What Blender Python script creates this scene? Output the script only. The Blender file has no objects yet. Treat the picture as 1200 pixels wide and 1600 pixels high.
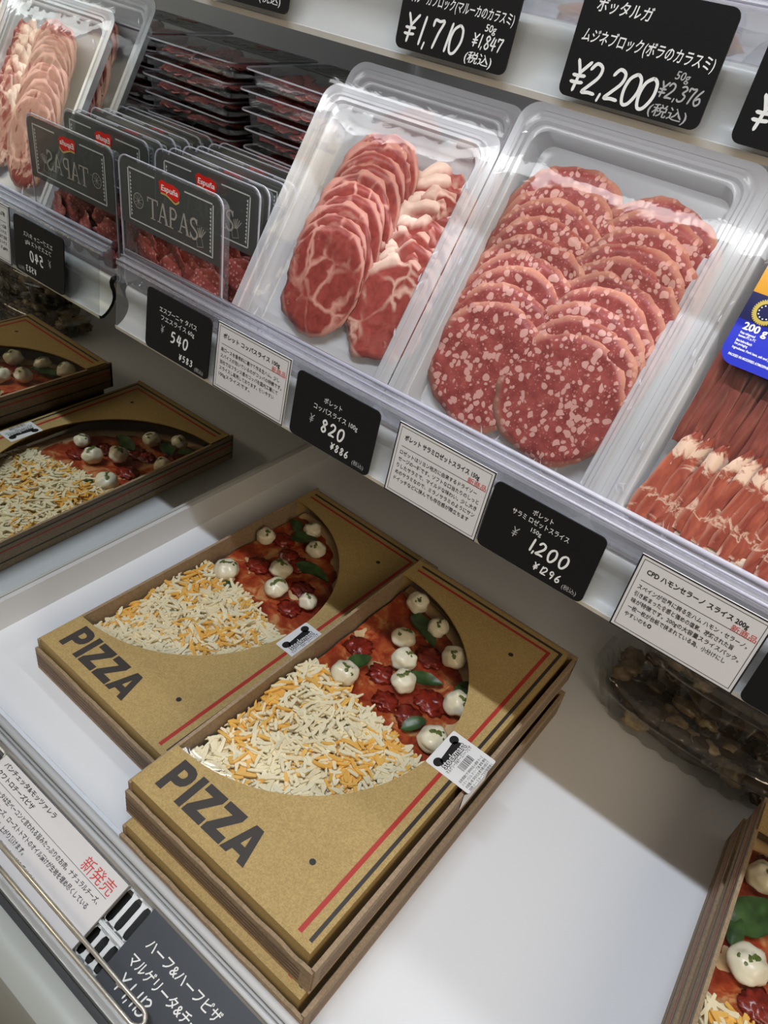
import bpy, math, random
from mathutils import Vector, Matrix, noise

S = bpy.context.scene
COL = S.collection
MM = 0.001
PI = math.pi
R_ = math.radians

# ------------------------------------------------------------------ camera
cam = bpy.data.cameras.new('camera')
cam.sensor_fit = 'HORIZONTAL'
cam.sensor_width = 36.0
cam.lens = 36.0 * 1202.6 / 1200.0
cam.clip_start = 0.02
cam.clip_end = 50
cam_ob = bpy.data.objects.new('camera', cam)
COL.objects.link(cam_ob)
right = Vector((0.773707, 0.614705, 0.153347))
down = Vector((0.473255, -0.399852, -0.784951))
fwd = Vector((-0.421197, 0.679895, -0.60028))
cm = Matrix.Identity(4)
for r in range(3):
    cm[r][0] = right[r]
    cm[r][1] = -down[r]
    cm[r][2] = -fwd[r]
cm[0][3], cm[1][3], cm[2][3] = 0.4957, 0.0, 0.534
cam_ob.matrix_world = cm
S.camera = cam_ob

# ------------------------------------------------------------------ light, world, exposure
W = bpy.data.worlds.new('store_light')
S.world = W
W.use_nodes = True
bg = W.node_tree.nodes['Background']
bg.inputs[0].default_value = (1.0, 0.84, 0.63, 1)
bg.inputs[1].default_value = 0.28

def area(name, loc, target, sx, sy, power, color):
    l = bpy.data.lights.new(name, 'AREA')
    l.shape = 'RECTANGLE'
    l.size, l.size_y = sx, sy
    l.energy = power
    l.color = color
    o = bpy.data.objects.new(name, l)
    COL.objects.link(o)
    o.location = loc
    d = Vector(target) - Vector(loc)
    o.rotation_euler = d.to_track_quat('-Z', 'X').to_euler()
    # long side along world X
    z = -d.normalized()
    x = Vector((1, 0, 0))
    y = z.cross(x).normalized()
    x = y.cross(z).normalized()
    m = Matrix((x, y, z)).transposed().to_4x4()
    m.translation = Vector(loc)
    o.matrix_world = m
    return o

area('canopy_light', (0.05, -0.115, 1.50), (0.10, 0.42, 0.0), 1.5, 0.025, 23.5, (0.90, 0.975, 1.08))
area('shelf_light', (0.45, 0.398, 0.4765), (0.45, 0.43, 0.30), 1.1, 0.012, 0.7, (0.95, 0.98, 1.0))
area('store_ceiling_light', (1.9, -0.75, 1.35), (0.5, 0.45, 0.1), 1.0, 0.6, 13, (1.0, 0.82, 0.58))

S.view_settings.view_transform = 'Standard'
S.view_settings.look = 'None'
S.view_settings.gamma = 1.0
S.view_settings.use_curve_mapping = False
S.view_settings.exposure = 0.0
S.cycles.max_bounces = 12
S.cycles.transparent_max_bounces = 40
S.cycles.caustics_reflective = False
S.cycles.caustics_refractive = False

# ------------------------------------------------------------------ materials
def srgb(r, g, b):
    def f(c):
        c /= 255.0
        return c / 12.92 if c <= 0.04045 else ((c + 0.055) / 1.055) ** 2.4
    return (f(r), f(g), f(b), 1)

class NT:
    def __init__(s, name):
        s.m = bpy.data.materials.new(name)
        s.m.use_nodes = True
        s.t = s.m.node_tree
        s.t.nodes.clear()
        s.out = s.n('ShaderNodeOutputMaterial')
    def n(s, kind, **kw):
        nd = s.t.nodes.new(kind)
        for k, v in kw.items():
            if k.startswith('i_'):
                key = k[2:]
                key = int(key) if key.isdigit() else key.replace('_', ' ')
                nd.inputs[key].default_value = v
            else:
                setattr(nd, k, v)
        return nd
    def l(s, a, b):
        s.t.links.new(a, b)
    def coords(s, scale=(1, 1, 1), rand=True):
        tc = s.n('ShaderNodeTexCoord')
        mp = s.n('ShaderNodeMapping')
        mp.inputs['Scale'].default_value = scale
        s.l(tc.outputs['Object'], mp.inputs['Vector'])
        if rand:
            oi = s.n('ShaderNodeObjectInfo')
            mu = s.n('ShaderNodeMath', operation='MULTIPLY', i_1=0.7391)
            s.l(oi.outputs['Object Index'], mu.inputs[0])
            s.l(mu.outputs[0], mp.inputs['Location'])
        return tc, mp.outputs['Vector']
    def ramp(s, fac, stops, interp='LINEAR'):
        rp = s.n('ShaderNodeValToRGB')
        rp.color_ramp.interpolation = interp
        e = rp.color_ramp.elements
        e[0].position, e[0].color = stops[0]
        e[1].position, e[1].color = stops[1]
        for p, c in stops[2:]:
            x = e.new(p)
            x.color = c
        s.l(fac, rp.inputs[0])
        return rp.outputs[0]
    def mix(s, fac, a, b, mode='MIX'):
        mx = s.n('ShaderNodeMix', data_type='RGBA', blend_type=mode)
        for sock, v in ((mx.inputs[0], fac), (mx.inputs[6], a), (mx.inputs[7], b)):
            if hasattr(v, 'links'):
                s.l(v, sock)
            else:
                sock.default_value = v
        return mx.outputs[2]
    def noise(s, vec, scale, detail=3, rough=0.5, dist=0.0):
        nz = s.n('ShaderNodeTexNoise')
        nz.inputs['Scale'].default_value = scale
        nz.inputs['Detail'].default_value = detail
        nz.inputs['Roughness'].default_value = rough
        nz.inputs['Distortion'].default_value = dist
        if vec is not None:
            s.l(vec, nz.inputs['Vector'])
        return nz.outputs['Fac']
    def voro(s, vec, scale, feature='F1', out='Distance'):
        v = s.n('ShaderNodeTexVoronoi', feature=feature)
        v.inputs['Scale'].default_value = scale
        s.l(vec, v.inputs['Vector'])
        return v.outputs[out]
    def bsdf(s, color, rough=0.5, metal=0.0, spec=0.5, bump=None, bstr=0.3, bdist=0.001, alpha=None, sss=0.0, coat=0.0, emit=None):
        p = s.n('ShaderNodeBsdfPrincipled')
        if hasattr(color, 'links'):
            s.l(color, p.inputs['Base Color'])
        else:
            p.inputs['Base Color'].default_value = color
        if hasattr(rough, 'links'):
            s.l(rough, p.inputs['Roughness'])
        else:
            p.inputs['Roughness'].default_value = rough
        p.inputs['Metallic'].default_value = metal
        p.inputs['Specular IOR Level'].default_value = spec
        p.inputs['Coat Weight'].default_value = coat
        p.inputs['Coat Roughness'].default_value = 0.08
        if alpha is not None:
            if hasattr(alpha, 'links'):
                s.l(alpha, p.inputs['Alpha'])
            else:
                p.inputs['Alpha'].default_value = alpha
        if sss:
            p.inputs['Subsurface Weight'].default_value = sss
            p.inputs['Subsurface Radius'].default_value = (0.004, 0.002, 0.001)
            p.inputs['Subsurface Scale'].default_value = 1.0
        if bump is not None:
            b = s.n('ShaderNodeBump')
            b.inputs['Strength'].default_value = bstr
            b.inputs['Distance'].default_value = bdist
            s.l(bump, b.inputs['Height'])
            s.l(b.outputs[0], p.inputs['Normal'])
        s.l(p.outputs[0], s.out.inputs[0])
        return p

def simple(name, col, rough=0.5, metal=0.0, spec=0.5, **kw):
    t = NT(name)
    t.bsdf(col, rough, metal, spec, **kw)
    return t.m

def speckled(name, a, b, scale, rough=0.6, bstr=0.2, detail=4):
    t = NT(name)
    tc, v = t.coords()
    nz = t.noise(v, scale, detail, 0.65)
    c = t.ramp(nz, [(0.3, a), (0.7, b)])
    t.bsdf(c, rough, bump=nz, bstr=bstr, bdist=0.0004)
    return t.m

M = {}
M['deck'] = simple('white enamel deck', (0.77, 0.785, 0.81, 1), 0.22, spec=0.35)
M['white'] = simple('white powder coat', (0.80, 0.80, 0.79, 1), 0.35)
M['wall'] = speckled('back panel enamel', (0.62, 0.62, 0.63, 1), (0.68, 0.68, 0.69, 1), 14, 0.4, 0.0)
M['rail'] = simple('white plastic rail', (0.82, 0.80, 0.75, 1), 0.28)
M['grey'] = simple('grey enamel fascia', (0.36, 0.38, 0.36, 1), 0.35)
M['lightgrey'] = simple('light grey trim', (0.62, 0.62, 0.62, 1), 0.4)
M['steel'] = simple('brushed steel', (0.62, 0.63, 0.63, 1), 0.45, 0.85)
M['chrome'] = simple('chrome wire', (0.72, 0.69, 0.64, 1), 0.3, 1.0)
M['gapshade'] = simple('shadow gap', (0.02, 0.02, 0.02, 1), 0.5)  # near-black colour standing in for the shade inside gaps and holes
M['mirror'] = simple('mirror glass', (0.74, 0.77, 0.74, 1), 0.0, 1.0)
M['black'] = simple('black card', (0.008, 0.008, 0.009, 1), 0.45, spec=0.25)
M['slate'] = simple('dark slate card', (0.035, 0.040, 0.050, 1), 0.4)
M['paper'] = simple('laminated white paper', (0.72, 0.70, 0.70, 1), 0.3)
M['ink'] = simple('black ink', (0.012, 0.011, 0.012, 1), 0.5)
M['chalk'] = simple('white marker', (0.86, 0.86, 0.84, 1), 0.6)
M['chalkdim'] = simple('faint white marker', (0.42, 0.42, 0.42, 1), 0.6)
M['redink'] = simple('red ink', (0.62, 0.05, 0.04, 1), 0.5)
M['printdark'] = simple('dark brown print', (0.035, 0.028, 0.024, 1), 0.5)
M['printred'] = simple('dark red print', (0.42, 0.035, 0.025, 1), 0.5)
M['printbrown'] = simple('brown print line', (0.10, 0.045, 0.03, 1), 0.6)
M['sticker'] = simple('white sticker', (0.82, 0.82, 0.82, 1), 0.4)
M['floor'] = speckled('dark store floor', (0.03, 0.025, 0.02, 1), (0.06, 0.05, 0.04, 1), 8, 0.4, 0.0)

def mk_kraft():
    t = NT('kraft cardboard')
    tc, v = t.coords(rand=False)
    n1 = t.noise(v, 900, 3, 0.7)
    n2 = t.noise(v, 35, 4, 0.6)
    c = t.ramp(n1, [(0.32, (0.33, 0.222, 0.086, 1)), (0.68, (0.57, 0.412, 0.168, 1))])
    c = t.mix(0.25, c, t.ramp(n2, [(0.3, (0.36, 0.235, 0.09, 1)), (0.7, (0.50, 0.355, 0.145, 1))]))
    t.bsdf(c, 0.62, spec=0.3, bump=n1, bstr=0.12, bdist=0.0003)
    return t.m
M['kraft'] = mk_kraft()

def mk_kraft_wall():
    t = NT('corrugated kraft')
    tc, v = t.coords(rand=False)
    n1 = t.noise(v, 500, 3, 0.7)
    c = t.ramp(n1, [(0.3, (0.27, 0.19, 0.115, 1)), (0.7, (0.42, 0.31, 0.20, 1))])
    t.bsdf(c, 0.7, spec=0.25, bump=n1, bstr=0.15, bdist=0.0003)
    return t.m
M['kraftwall'] = mk_kraft_wall()

def mk_film(name, tint, haze=0.0, gloss=0.10, rough=0.04, bump=0.0, bscale=60, hazecol=(0.85, 0.87, 0.9, 1)):
    t = NT(name)
    tc, v = t.coords()
    tr = t.n('ShaderNodeBsdfTransparent')
    tr.inputs[0].default_value = tint
    gl = t.n('ShaderNodeBsdfGlossy')
    gl.inputs['Roughness'].default_value = rough
    fr = t.n('ShaderNodeLayerWeight')
    fr.inputs[0].default_value = 0.5
    pw = t.n('ShaderNodeMath', operation='POWER')
    pw.inputs[1].default_value = 5.0
    t.l(fr.outputs['Facing'], pw.inputs[0])
    if bump:
        nz = t.noise(v, bscale, 3, 0.55, 1.5)
        b = t.n('ShaderNodeBump')
        b.inputs['Strength'].default_value = bump
        b.inputs['Distance'].default_value = 0.002
        t.l(nz, b.inputs['Height'])
        t.l(b.outputs[0], gl.inputs['Normal'])
        t.l(b.outputs[0], fr.inputs['Normal'])
    base = tr.outputs[0]
    if haze:
        df = t.n('ShaderNodeBsdfDiffuse')
        df.inputs[0].default_value = hazecol
        mh = t.n('ShaderNodeMixShader')
        mh.inputs[0].default_value = haze
        t.l(tr.outputs[0], mh.inputs[1])
        t.l(df.outputs[0], mh.inputs[2])
        base = mh.outputs[0]
    mu = t.n('ShaderNodeMath', operation='MULTIPLY_ADD', use_clamp=True)
    mu.inputs[1].default_value = 0.9
    mu.inputs[2].default_value = gloss
    t.l(pw.outputs[0], mu.inputs[0])
    ms = t.n('ShaderNodeMixShader')
    t.l(mu.outputs[0], ms.inputs[0])
    t.l(base, ms.inputs[1])
    t.l(gl.outputs[0], ms.inputs[2])
    t.l(ms.outputs[0], t.out.inputs[0])
    return t.m
M['window'] = mk_film('clear window film', (0.99, 0.99, 0.985, 1), 0.0, 0.05, 0.03, 0.05, 25)
M['film'] = mk_film('clear lidding film', (0.99, 0.98, 0.98, 1), 0.008, 0.025, 0.06, 0.12, 45)
M['filmflap'] = mk_film('sealed film edge', (0.95, 0.96, 0.98, 1), 0.10, 0.12, 0.10, 0.1, 30)
M['tray'] = mk_film('frosted plastic tray', (0.93, 0.94, 0.96, 1), 0.42, 0.05, 0.22, 0.0)
M['clearplastic'] = mk_film('clear rigid plastic', (0.95, 0.96, 0.97, 1), 0.06, 0.10, 0.05)
M['riser'] = mk_film('clear shelf riser', (0.95, 0.95, 0.98, 1), 0.16, 0.12, 0.08, hazecol=(0.9, 0.9, 0.95, 1))
M['bead'] = mk_film('pale riser edge and glint', (0.9, 0.9, 1.0, 1), 0.55, 0.15, 0.1, hazecol=(0.88, 0.88, 0.98, 1))  # whitish haze, also used to paint glints on film creases and pack flanges
M['clam'] = mk_film('clear clamshell plastic', (0.93, 0.93, 0.91, 1), 0.02, 0.09, 0.06, 0.15, 40)
M['smoke'] = mk_film('smoky printed film', (0.30, 0.31, 0.31, 1), 0.62, 0.05, 0.15, hazecol=(0.11, 0.115, 0.108, 1))

def mk_salami():
    t = NT('salami with fat pieces')
    tc, v = t.coords()
    warp = t.n('ShaderNodeTexNoise')
    warp.inputs['Scale'].default_value = 90
    t.l(v, warp.inputs['Vector'])
    add = t.n('ShaderNodeVectorMath', operation='MULTIPLY_ADD')
    add.inputs[1].default_value = (0.006, 0.006, 0.006)
    t.l(warp.outputs['Color'], add.inputs[0])
    t.l(v, add.inputs[2])
    w = add.outputs[0]
    v1 = t.voro(w, 250)
    v2 = t.voro(w, 480)
    rnd = t.n('ShaderNodeTexVoronoi')
    rnd.inputs['Scale'].default_value = 250
    t.l(w, rnd.inputs['Vector'])
    sep = t.n('ShaderNodeSeparateColor')
    t.l(rnd.outputs['Color'], sep.inputs[0])
    th = t.n('ShaderNodeMath', operation='MULTIPLY')
    th.inputs[1].default_value = 0.72
    t.l(sep.outputs[0], th.inputs[0])
    sub = t.n('ShaderNodeMath', operation='SUBTRACT')
    t.l(th.outputs[0], sub.inputs[0])
    t.l(v1, sub.inputs[1])
    f1 = t.ramp(sub.outputs[0], [(0.0, (0, 0, 0, 1)), (0.07, (1, 1, 1, 1))])
    f2 = t.ramp(v2, [(0.16, (0.8, 0.8, 0.8, 1)), (0.27, (0, 0, 0, 1))])
    nz = t.noise(v, 130, 5, 0.65)
    lean = t.ramp(nz, [(0.3, (0.16, 0.022, 0.021, 1)), (0.7, (0.31, 0.064, 0.055, 1))])
    c = t.mix(f2, lean, (0.40, 0.155, 0.135, 1))
    c = t.mix(f1, c, (0.50, 0.265, 0.23, 1))
    # paler thin rim
    ln = t.n('ShaderNodeVectorMath', operation='LENGTH')
    t.l(tc.outputs['Object'], ln.inputs[0])
    rim = t.ramp(ln.outputs['Value'], [(0.0372, (0, 0, 0, 1)), (0.0395, (1, 1, 1, 1))])
    c = t.mix(rim, c, (0.52, 0.24, 0.16, 1))
    t.bsdf(c, 0.42, spec=0.22, bump=sub.outputs[0], bstr=0.12, bdist=0.0006)
    return t.m
M['salami'] = mk_salami()

def mk_coppa(name, lean_a, lean_b, fat, rimpos, cap=0.0):
    t = NT(name)
    tc, v = t.coords()
    warp = t.n('ShaderNodeTexNoise')
    warp.inputs['Scale'].default_value = 45
    warp.inputs['Detail'].default_value = 3
    t.l(v, warp.inputs['Vector'])
    add = t.n('ShaderNodeVectorMath', operation='MULTIPLY_ADD')
    add.inputs[1].default_value = (0.02, 0.02, 0.02)
    t.l(warp.outputs['Color'], add.inputs[0])
    t.l(v, add.inputs[2])
    w = add.outputs[0]
    ed = t.voro(w, 52, 'DISTANCE_TO_EDGE')
    vein = t.ramp(ed, [(0.0, (1, 1, 1, 1)), (0.04, (0.7, 0.7, 0.7, 1)), (0.10, (0, 0, 0, 1))])
    patch = t.noise(v, 32, 3, 0.5)
    pm = t.ramp(patch, [(0.46, (0.06, 0.06, 0.06, 1)), (0.60, (1, 1, 1, 1))])
    vein = t.mix(1.0, vein, pm, 'MULTIPLY')
    fine = t.noise(w, 160, 5, 0.7)
    lean = t.ramp(fine, [(0.28, lean_a), (0.72, lean_b)])
    c = t.mix(vein, lean, fat)
    ln = t.n('ShaderNodeVectorMath', operation='LENGTH')
    sc = t.n('ShaderNodeVectorMath', operation='MULTIPLY')
    sc.inputs[1].default_value = (1.0 / rimpos[0], 1.0 / rimpos[1], 0)
    t.l(tc.outputs['Object'], sc.inputs[0])
    t.l(sc.outputs[0], ln.inputs[0])
    rim = t.ramp(ln.outputs['Value'], [(0.955, (0, 0, 0, 1)), (1.0, (0.8, 0.8, 0.8, 1))])
    c = t.mix(rim, c, fat)
    if cap:      # a thick fat cap on one side of the slice
        dt = t.n('ShaderNodeVectorMath', operation='DOT_PRODUCT')
        dt.inputs[1].default_value = (-0.55, 0.83, 0)
        t.l(tc.outputs['Object'], dt.inputs[0])
        ma = t.n('ShaderNodeMath', operation='MULTIPLY_ADD')
        ma.inputs[1].default_value = 0.03
        t.l(patch, ma.inputs[0])
        t.l(dt.outputs['Value'], ma.inputs[2])
        cm_ = t.ramp(ma.outputs[0], [(cap, (0, 0, 0, 1)), (cap + 0.003, (1, 1, 1, 1))])
        c = t.mix(cm_, c, (0.72, 0.52, 0.42, 1))
    t.bsdf(c, 0.40, spec=0.25, bump=fine, bstr=0.15, bdist=0.0006)
    return t.m
M['coppa'] = mk_coppa('cured pork neck', (0.15, 0.015, 0.012, 1), (0.31, 0.048, 0.036, 1), (0.56, 0.27, 0.21, 1), (0.0315, 0.0375))
M['coppafat'] = mk_coppa('fatty cured pork neck', (0.19, 0.024, 0.019, 1), (0.36, 0.065, 0.050, 1), (0.62, 0.37, 0.29, 1), (0.031, 0.035), 0.041)

def mk_ham():
    t = NT('cured ham with fat bands')
    tc, v = t.coords((1.0, 0.35, 1.0))
    n1 = t.noise(v, 150, 4, 0.6, 1.0)
    tc2, v2 = t.coords((1, 1, 1))
    n2 = t.noise(v2, 85, 4, 0.6, 1.5)
    sp = t.n('ShaderNodeSeparateXYZ')
    t.l(tc.outputs['Object'], sp.inputs[0])
    ma = t.n('ShaderNodeMath', operation='MULTIPLY_ADD')
    ma.inputs[1].default_value = 0.034
    t.l(n2, ma.inputs[0])
    t.l(sp.outputs['Y'], ma.inputs[2])
    sc = t.n('ShaderNodeMath', operation='MULTIPLY')
    sc.inputs[1].default_value = 13.6
    t.l(ma.outputs[0], sc.inputs[0])
    lean = t.ramp(n1, [(0.3, (0.20, 0.030, 0.020, 1)), (0.7, (0.44, 0.105, 0.058, 1))])
    w_, k_ = (1, 1, 1, 1), (0, 0, 0, 1)
    f = t.ramp(sc.outputs[0], [(0.17, w_), (0.24, k_), (0.40, k_), (0.43, (.8, .8, .8, 1)), (0.47, k_), (0.73, k_), (0.79, w_), (0.88, w_), (0.93, k_)])
    c = t.mix(f, lean, (0.76, 0.54, 0.40, 1))
    ab = t.n('ShaderNodeMath', operation='ABSOLUTE')
    t.l(sp.outputs['X'], ab.inputs[0])
    ed = t.ramp(ab.outputs[0], [(0.0044, (0, 0, 0, 1)), (0.0056, (.6, .6, .6, 1))])
    c = t.mix(ed, c, (0.70, 0.40, 0.28, 1))
    t.bsdf(c, 0.36, spec=0.25, bump=n1, bstr=0.2, bdist=0.0006)
    return t.m
M['ham'] = mk_ham()
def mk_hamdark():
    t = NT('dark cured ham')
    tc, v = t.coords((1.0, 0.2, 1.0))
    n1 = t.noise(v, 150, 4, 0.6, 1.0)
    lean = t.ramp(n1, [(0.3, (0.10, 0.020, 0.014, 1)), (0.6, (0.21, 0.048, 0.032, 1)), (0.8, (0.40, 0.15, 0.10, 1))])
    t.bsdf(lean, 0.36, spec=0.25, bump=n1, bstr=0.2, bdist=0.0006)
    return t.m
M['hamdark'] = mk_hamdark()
M['hamfat'] = speckled('ham fat', (0.72, 0.50, 0.34, 1), (0.82, 0.68, 0.54, 1), 60, 0.35)

def mk_fuet():
    t = NT('fuet slice')
    tc, v = t.coords()
    v1 = t.voro(v, 330)
    f = t.ramp(v1, [(0.22, (1, 1, 1, 1)), (0.34, (0, 0, 0, 1))])
    nz = t.noise(v, 150, 4, 0.6)
    lean = t.ramp(nz, [(0.3, (0.20, 0.035, 0.032, 1)), (0.7, (0.42, 0.10, 0.085, 1))])
    c = t.mix(f, lean, (0.55, 0.27, 0.23, 1))
    t.bsdf(c, 0.4)
    return t.m
M['fuet'] = mk_fuet()

def mk_sauce():
    t = NT('tomato sauce')
    tc, v = t.coords()
    n1 = t.noise(v, 46, 5, 0.65, 0.8)
    n2 = t.noise(v, 210, 4, 0.65)
    c = t.ramp(n1, [(0.34, (0.17, 0.010, 0.006, 1)), (0.46, (0.31, 0.028, 0.010, 1)), (0.55, (0.48, 0.10, 0.026, 1)), (0.63, (0.66, 0.36, 0.15, 1))])
    c = t.mix(0.25, c, t.ramp(n2, [(0.3, (0.16, 0.008, 0.005, 1)), (0.7, (0.60, 0.15, 0.05, 1))]))
    t.bsdf(c, 0.28, bump=n2, bstr=0.5, bdist=0.0015)
    return t.m
M['sauce'] = mk_sauce()
M['dough'] = speckled('pizza crust', (0.58, 0.36, 0.16, 1), (0.74, 0.55, 0.32, 1), 70, 0.7, 0.5)
M['mozz'] = speckled('mozzarella', (0.78, 0.70, 0.50, 1), (0.86, 0.81, 0.64, 1), 60, 0.28, 0.12)
M['pesto'] = speckled('pesto', (0.035, 0.07, 0.012, 1), (0.16, 0.20, 0.04, 1), 400, 0.4, 0.6)
def mk_basil():
    t = NT('basil leaf')
    tc, v = t.coords()
    n = t.noise(v, 120, 3, 0.5)
    c = t.ramp(n, [(0.3, (0.012, 0.035, 0.009, 1)), (0.7, (0.05, 0.11, 0.026, 1))])
    t.bsdf(c, 0.35, bump=n, bstr=0.4, bdist=0.001)
    return t.m
M['basil'] = mk_basil()
def mk_tomato():
    t = NT('dried tomato')
    tc, v = t.coords()
    n = t.noise(v, 170, 4, 0.6)
    c = t.ramp(n, [(0.3, (0.10, 0.006, 0.004, 1)), (0.7, (0.32, 0.026, 0.012, 1))])
    t.bsdf(c, 0.25, bump=n, bstr=0.5, bdist=0.001)
    return t.m
M['tomato'] = mk_tomato()
M['cheesewhite'] = speckled('white cheese', (0.87, 0.74, 0.46, 1), (0.92, 0.86, 0.64, 1), 90, 0.45, 0.1)
M['cheeseorange'] = speckled('orange cheddar', (0.84, 0.43, 0.075, 1), (0.90, 0.57, 0.15, 1), 90, 0.42, 0.1)
def mk_anti():
    t = NT('marinated antipasti')
    tc, v = t.coords()
    n = t.noise(v, 60, 4, 0.6)
    c = t.ramp(n, [(0.30, (0.06, 0.04, 0.02, 1)), (0.48, (0.24, 0.16, 0.075, 1)), (0.66, (0.50, 0.39, 0.21, 1))])
    t.bsdf(c, 0.3, bump=n, bstr=0.4, bdist=0.002)
    return t.m
M['anti'] = mk_anti()
M['antidark'] = speckled('dark marinated piece', (0.018, 0.012, 0.008, 1), (0.08, 0.045, 0.022, 1), 60, 0.25, 0.4)
M['blue'] = simple('blue label', (0.003, 0.012, 0.36, 1), 0.35)
M['navy'] = simple('navy label', (0.004, 0.006, 0.07, 1), 0.35)
M['yellow'] = simple('yellow label', (0.55, 0.26, 0.008, 1), 0.35)
M['gold'] = simple('gold print', (0.50, 0.40, 0.08, 1), 0.4)
M['redlogo'] = simple('red logo', (0.70, 0.018, 0.012, 1), 0.35)
M['golden'] = simple('logo gold band', (0.55, 0.42, 0.12, 1), 0.4)
M['frameline'] = simple('pale grey print', (0.55, 0.56, 0.54, 1), 0.5)
M['lettergrey'] = simple('warm grey print', (0.36, 0.33, 0.29, 1), 0.5)
M['roe'] = speckled('orange roe block', (0.62, 0.24, 0.10, 1), (0.76, 0.42, 0.24, 1), 50, 0.4, 0.1)

_ix = [0]
# ------------------------------------------------------------------ mesh helpers (all in millimetres)
class MB:
    def __init__(s):
        s.v, s.f, s.m = [], [], []
    def add(s, verts, faces, mat=0, T=None):
        o = len(s.v)
        if T is not None:
            verts = [T @ Vector(p) for p in verts]
        s.v += [tuple(p) for p in verts]
        s.f += [tuple(i + o for i in f) for f in faces]
        s.m += [mat] * len(faces)
        return s
    def box(s, x0, x1, y0, y1, z0, z1, mat=0, T=None):
        v = [(x0, y0, z0), (x1, y0, z0), (x1, y1, z0), (x0, y1, z0), (x0, y0, z1), (x1, y0, z1), (x1, y1, z1), (x0, y1, z1)]
        return s.add(v, [(0, 3, 2, 1), (4, 5, 6, 7), (0, 1, 5, 4), (1, 2, 6, 5), (2, 3, 7, 6), (3, 0, 4, 7)], mat, T)
    def poly(s, pts, z0, z1, mat=0, T=None):
        n = len(pts)
        v = [(p[0], p[1], z0) for p in pts] + [(p[0], p[1], z1) for p in pts]
        f = [tuple(range(n - 1, -1, -1)), tuple(range(n, 2 * n))]
        f += [(i, (i + 1) % n, n + (i + 1) % n, n + i) for i in range(n)]
        return s.add(v, f, mat, T)
    def flat(s, pts, z, mat=0, T=None):
        return s.add([(p[0], p[1], z) for p in pts], [tuple(range(len(pts)))], mat, T)
    def profile_x(s, prof, x0, x1, mat=0, closed=True, caps=True):
        n = len(prof)
        v = [(x0, p[0], p[1]) for p in prof] + [(x1, p[0], p[1]) for p in prof]
        k = n if closed else n - 1
        f = [(i, (i + 1) % n, n + (i + 1) % n, n + i) for i in range(k)]
        if closed and caps:
            f += [tuple(range(n - 1, -1, -1)), tuple(range(n, 2 * n))]
        return s.add(v, f, mat)
    def tube(s, pts, r, seg=8, mat=0, T=None):
        pts = [Vector(p) for p in pts]
        v, f = [], []
        up = None
        for i, p in enumerate(pts):
            d = (pts[min(i + 1, len(pts) - 1)] - pts[max(i - 1, 0)]).normalized()
            a = d.orthogonal().normalized() if up is None else (up - d * up.dot(d)).normalized()
            up = a
            b = d.cross(a)
            rr = r(i / (len(pts) - 1)) if callable(r) else r
            for k in range(seg):
                t = 2 * PI * k / seg
                v.append(p + (a * math.cos(t) + b * math.sin(t)) * rr)
        for i in range(len(pts) - 1):
            for k in range(seg):
                f.append((i * seg + k, i * seg + (k + 1) % seg, (i + 1) * seg + (k + 1) % seg, (i + 1) * seg + k))
        f.append(tuple(range(seg - 1, -1, -1)))
        f.append(tuple(range((len(pts) - 1) * seg, len(pts) * seg)))
        return s.add(v, f, mat, T)
    def loft(s, loops, mat=0, close_last=False, close_first=False, T=None):
        n = len(loops[0])
        v = [p for lp in loops for p in lp]
        f = []
        for j in range(len(loops) - 1):
            for i in range(n):
                f.append((j * n + i, j * n + (i + 1) % n, (j + 1) * n + (i + 1) % n, (j + 1) * n + i))
        if close_last:
            f.append(tuple((len(loops) - 1) * n + i for i in range(n)))
        if close_first:
            f.append(tuple(range(n - 1, -1, -1)))
        return s.add(v, f, mat, T)
    def build(s, name, mats, parent=None, smooth=False, angle=None, loc=None, rot=None):
        me = bpy.data.meshes.new(name)
        me.from_pydata([(p[0] * MM, p[1] * MM, p[2] * MM) for p in s.v], [], s.f)
        if not isinstance(mats, (list, tuple)):
            mats = [mats]
        for m in mats:
            me.materials.append(m)
        me.polygons.foreach_set('material_index', s.m)
        if smooth or angle:
            me.polygons.foreach_set('use_smooth', [True] * len(me.polygons))
            if angle:
                me.set_sharp_from_angle(angle=R_(angle))
        me.update()
        o = bpy.data.objects.new(name, me)
        COL.objects.link(o)
        _ix[0] += 1
        o.pass_index = _ix[0] % 97
        if parent is not None:
            o.parent = parent
        if loc is not None:
            o.location = [c * MM for c in loc]
        if rot is not None:
            o.rotation_euler = rot
        return o

def thing(name, label, cat, loc=(0, 0, 0), rot=(0, 0, 0), group=None):
    o = bpy.data.objects.new(name, None)
    o.empty_display_size = 0.01
    COL.objects.link(o)
    o.location = [c * MM for c in loc]
    o.rotation_euler = rot
    o['label'] = label
    o['category'] = cat
    if group:
        o['group'] = group
    return o

def copy_tree(o, parent=None):
    c = o.copy()
    COL.objects.link(c)
    c.parent = parent
    for ch in list(o.children):
        copy_tree(ch, c)
    return c

def rrect(x0, x1, y0, y1, r, k=5):
    pts = []
    for cx, cy, a0 in ((x1 - r, y1 - r, 0), (x0 + r, y1 - r, 90), (x0 + r, y0 + r, 180), (x1 - r, y0 + r, 270)):
        for i in range(k + 1):
            a = R_(a0 + 90 * i / k)
            pts.append((cx + r * math.cos(a), cy + r * math.sin(a)))
    return pts

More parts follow.
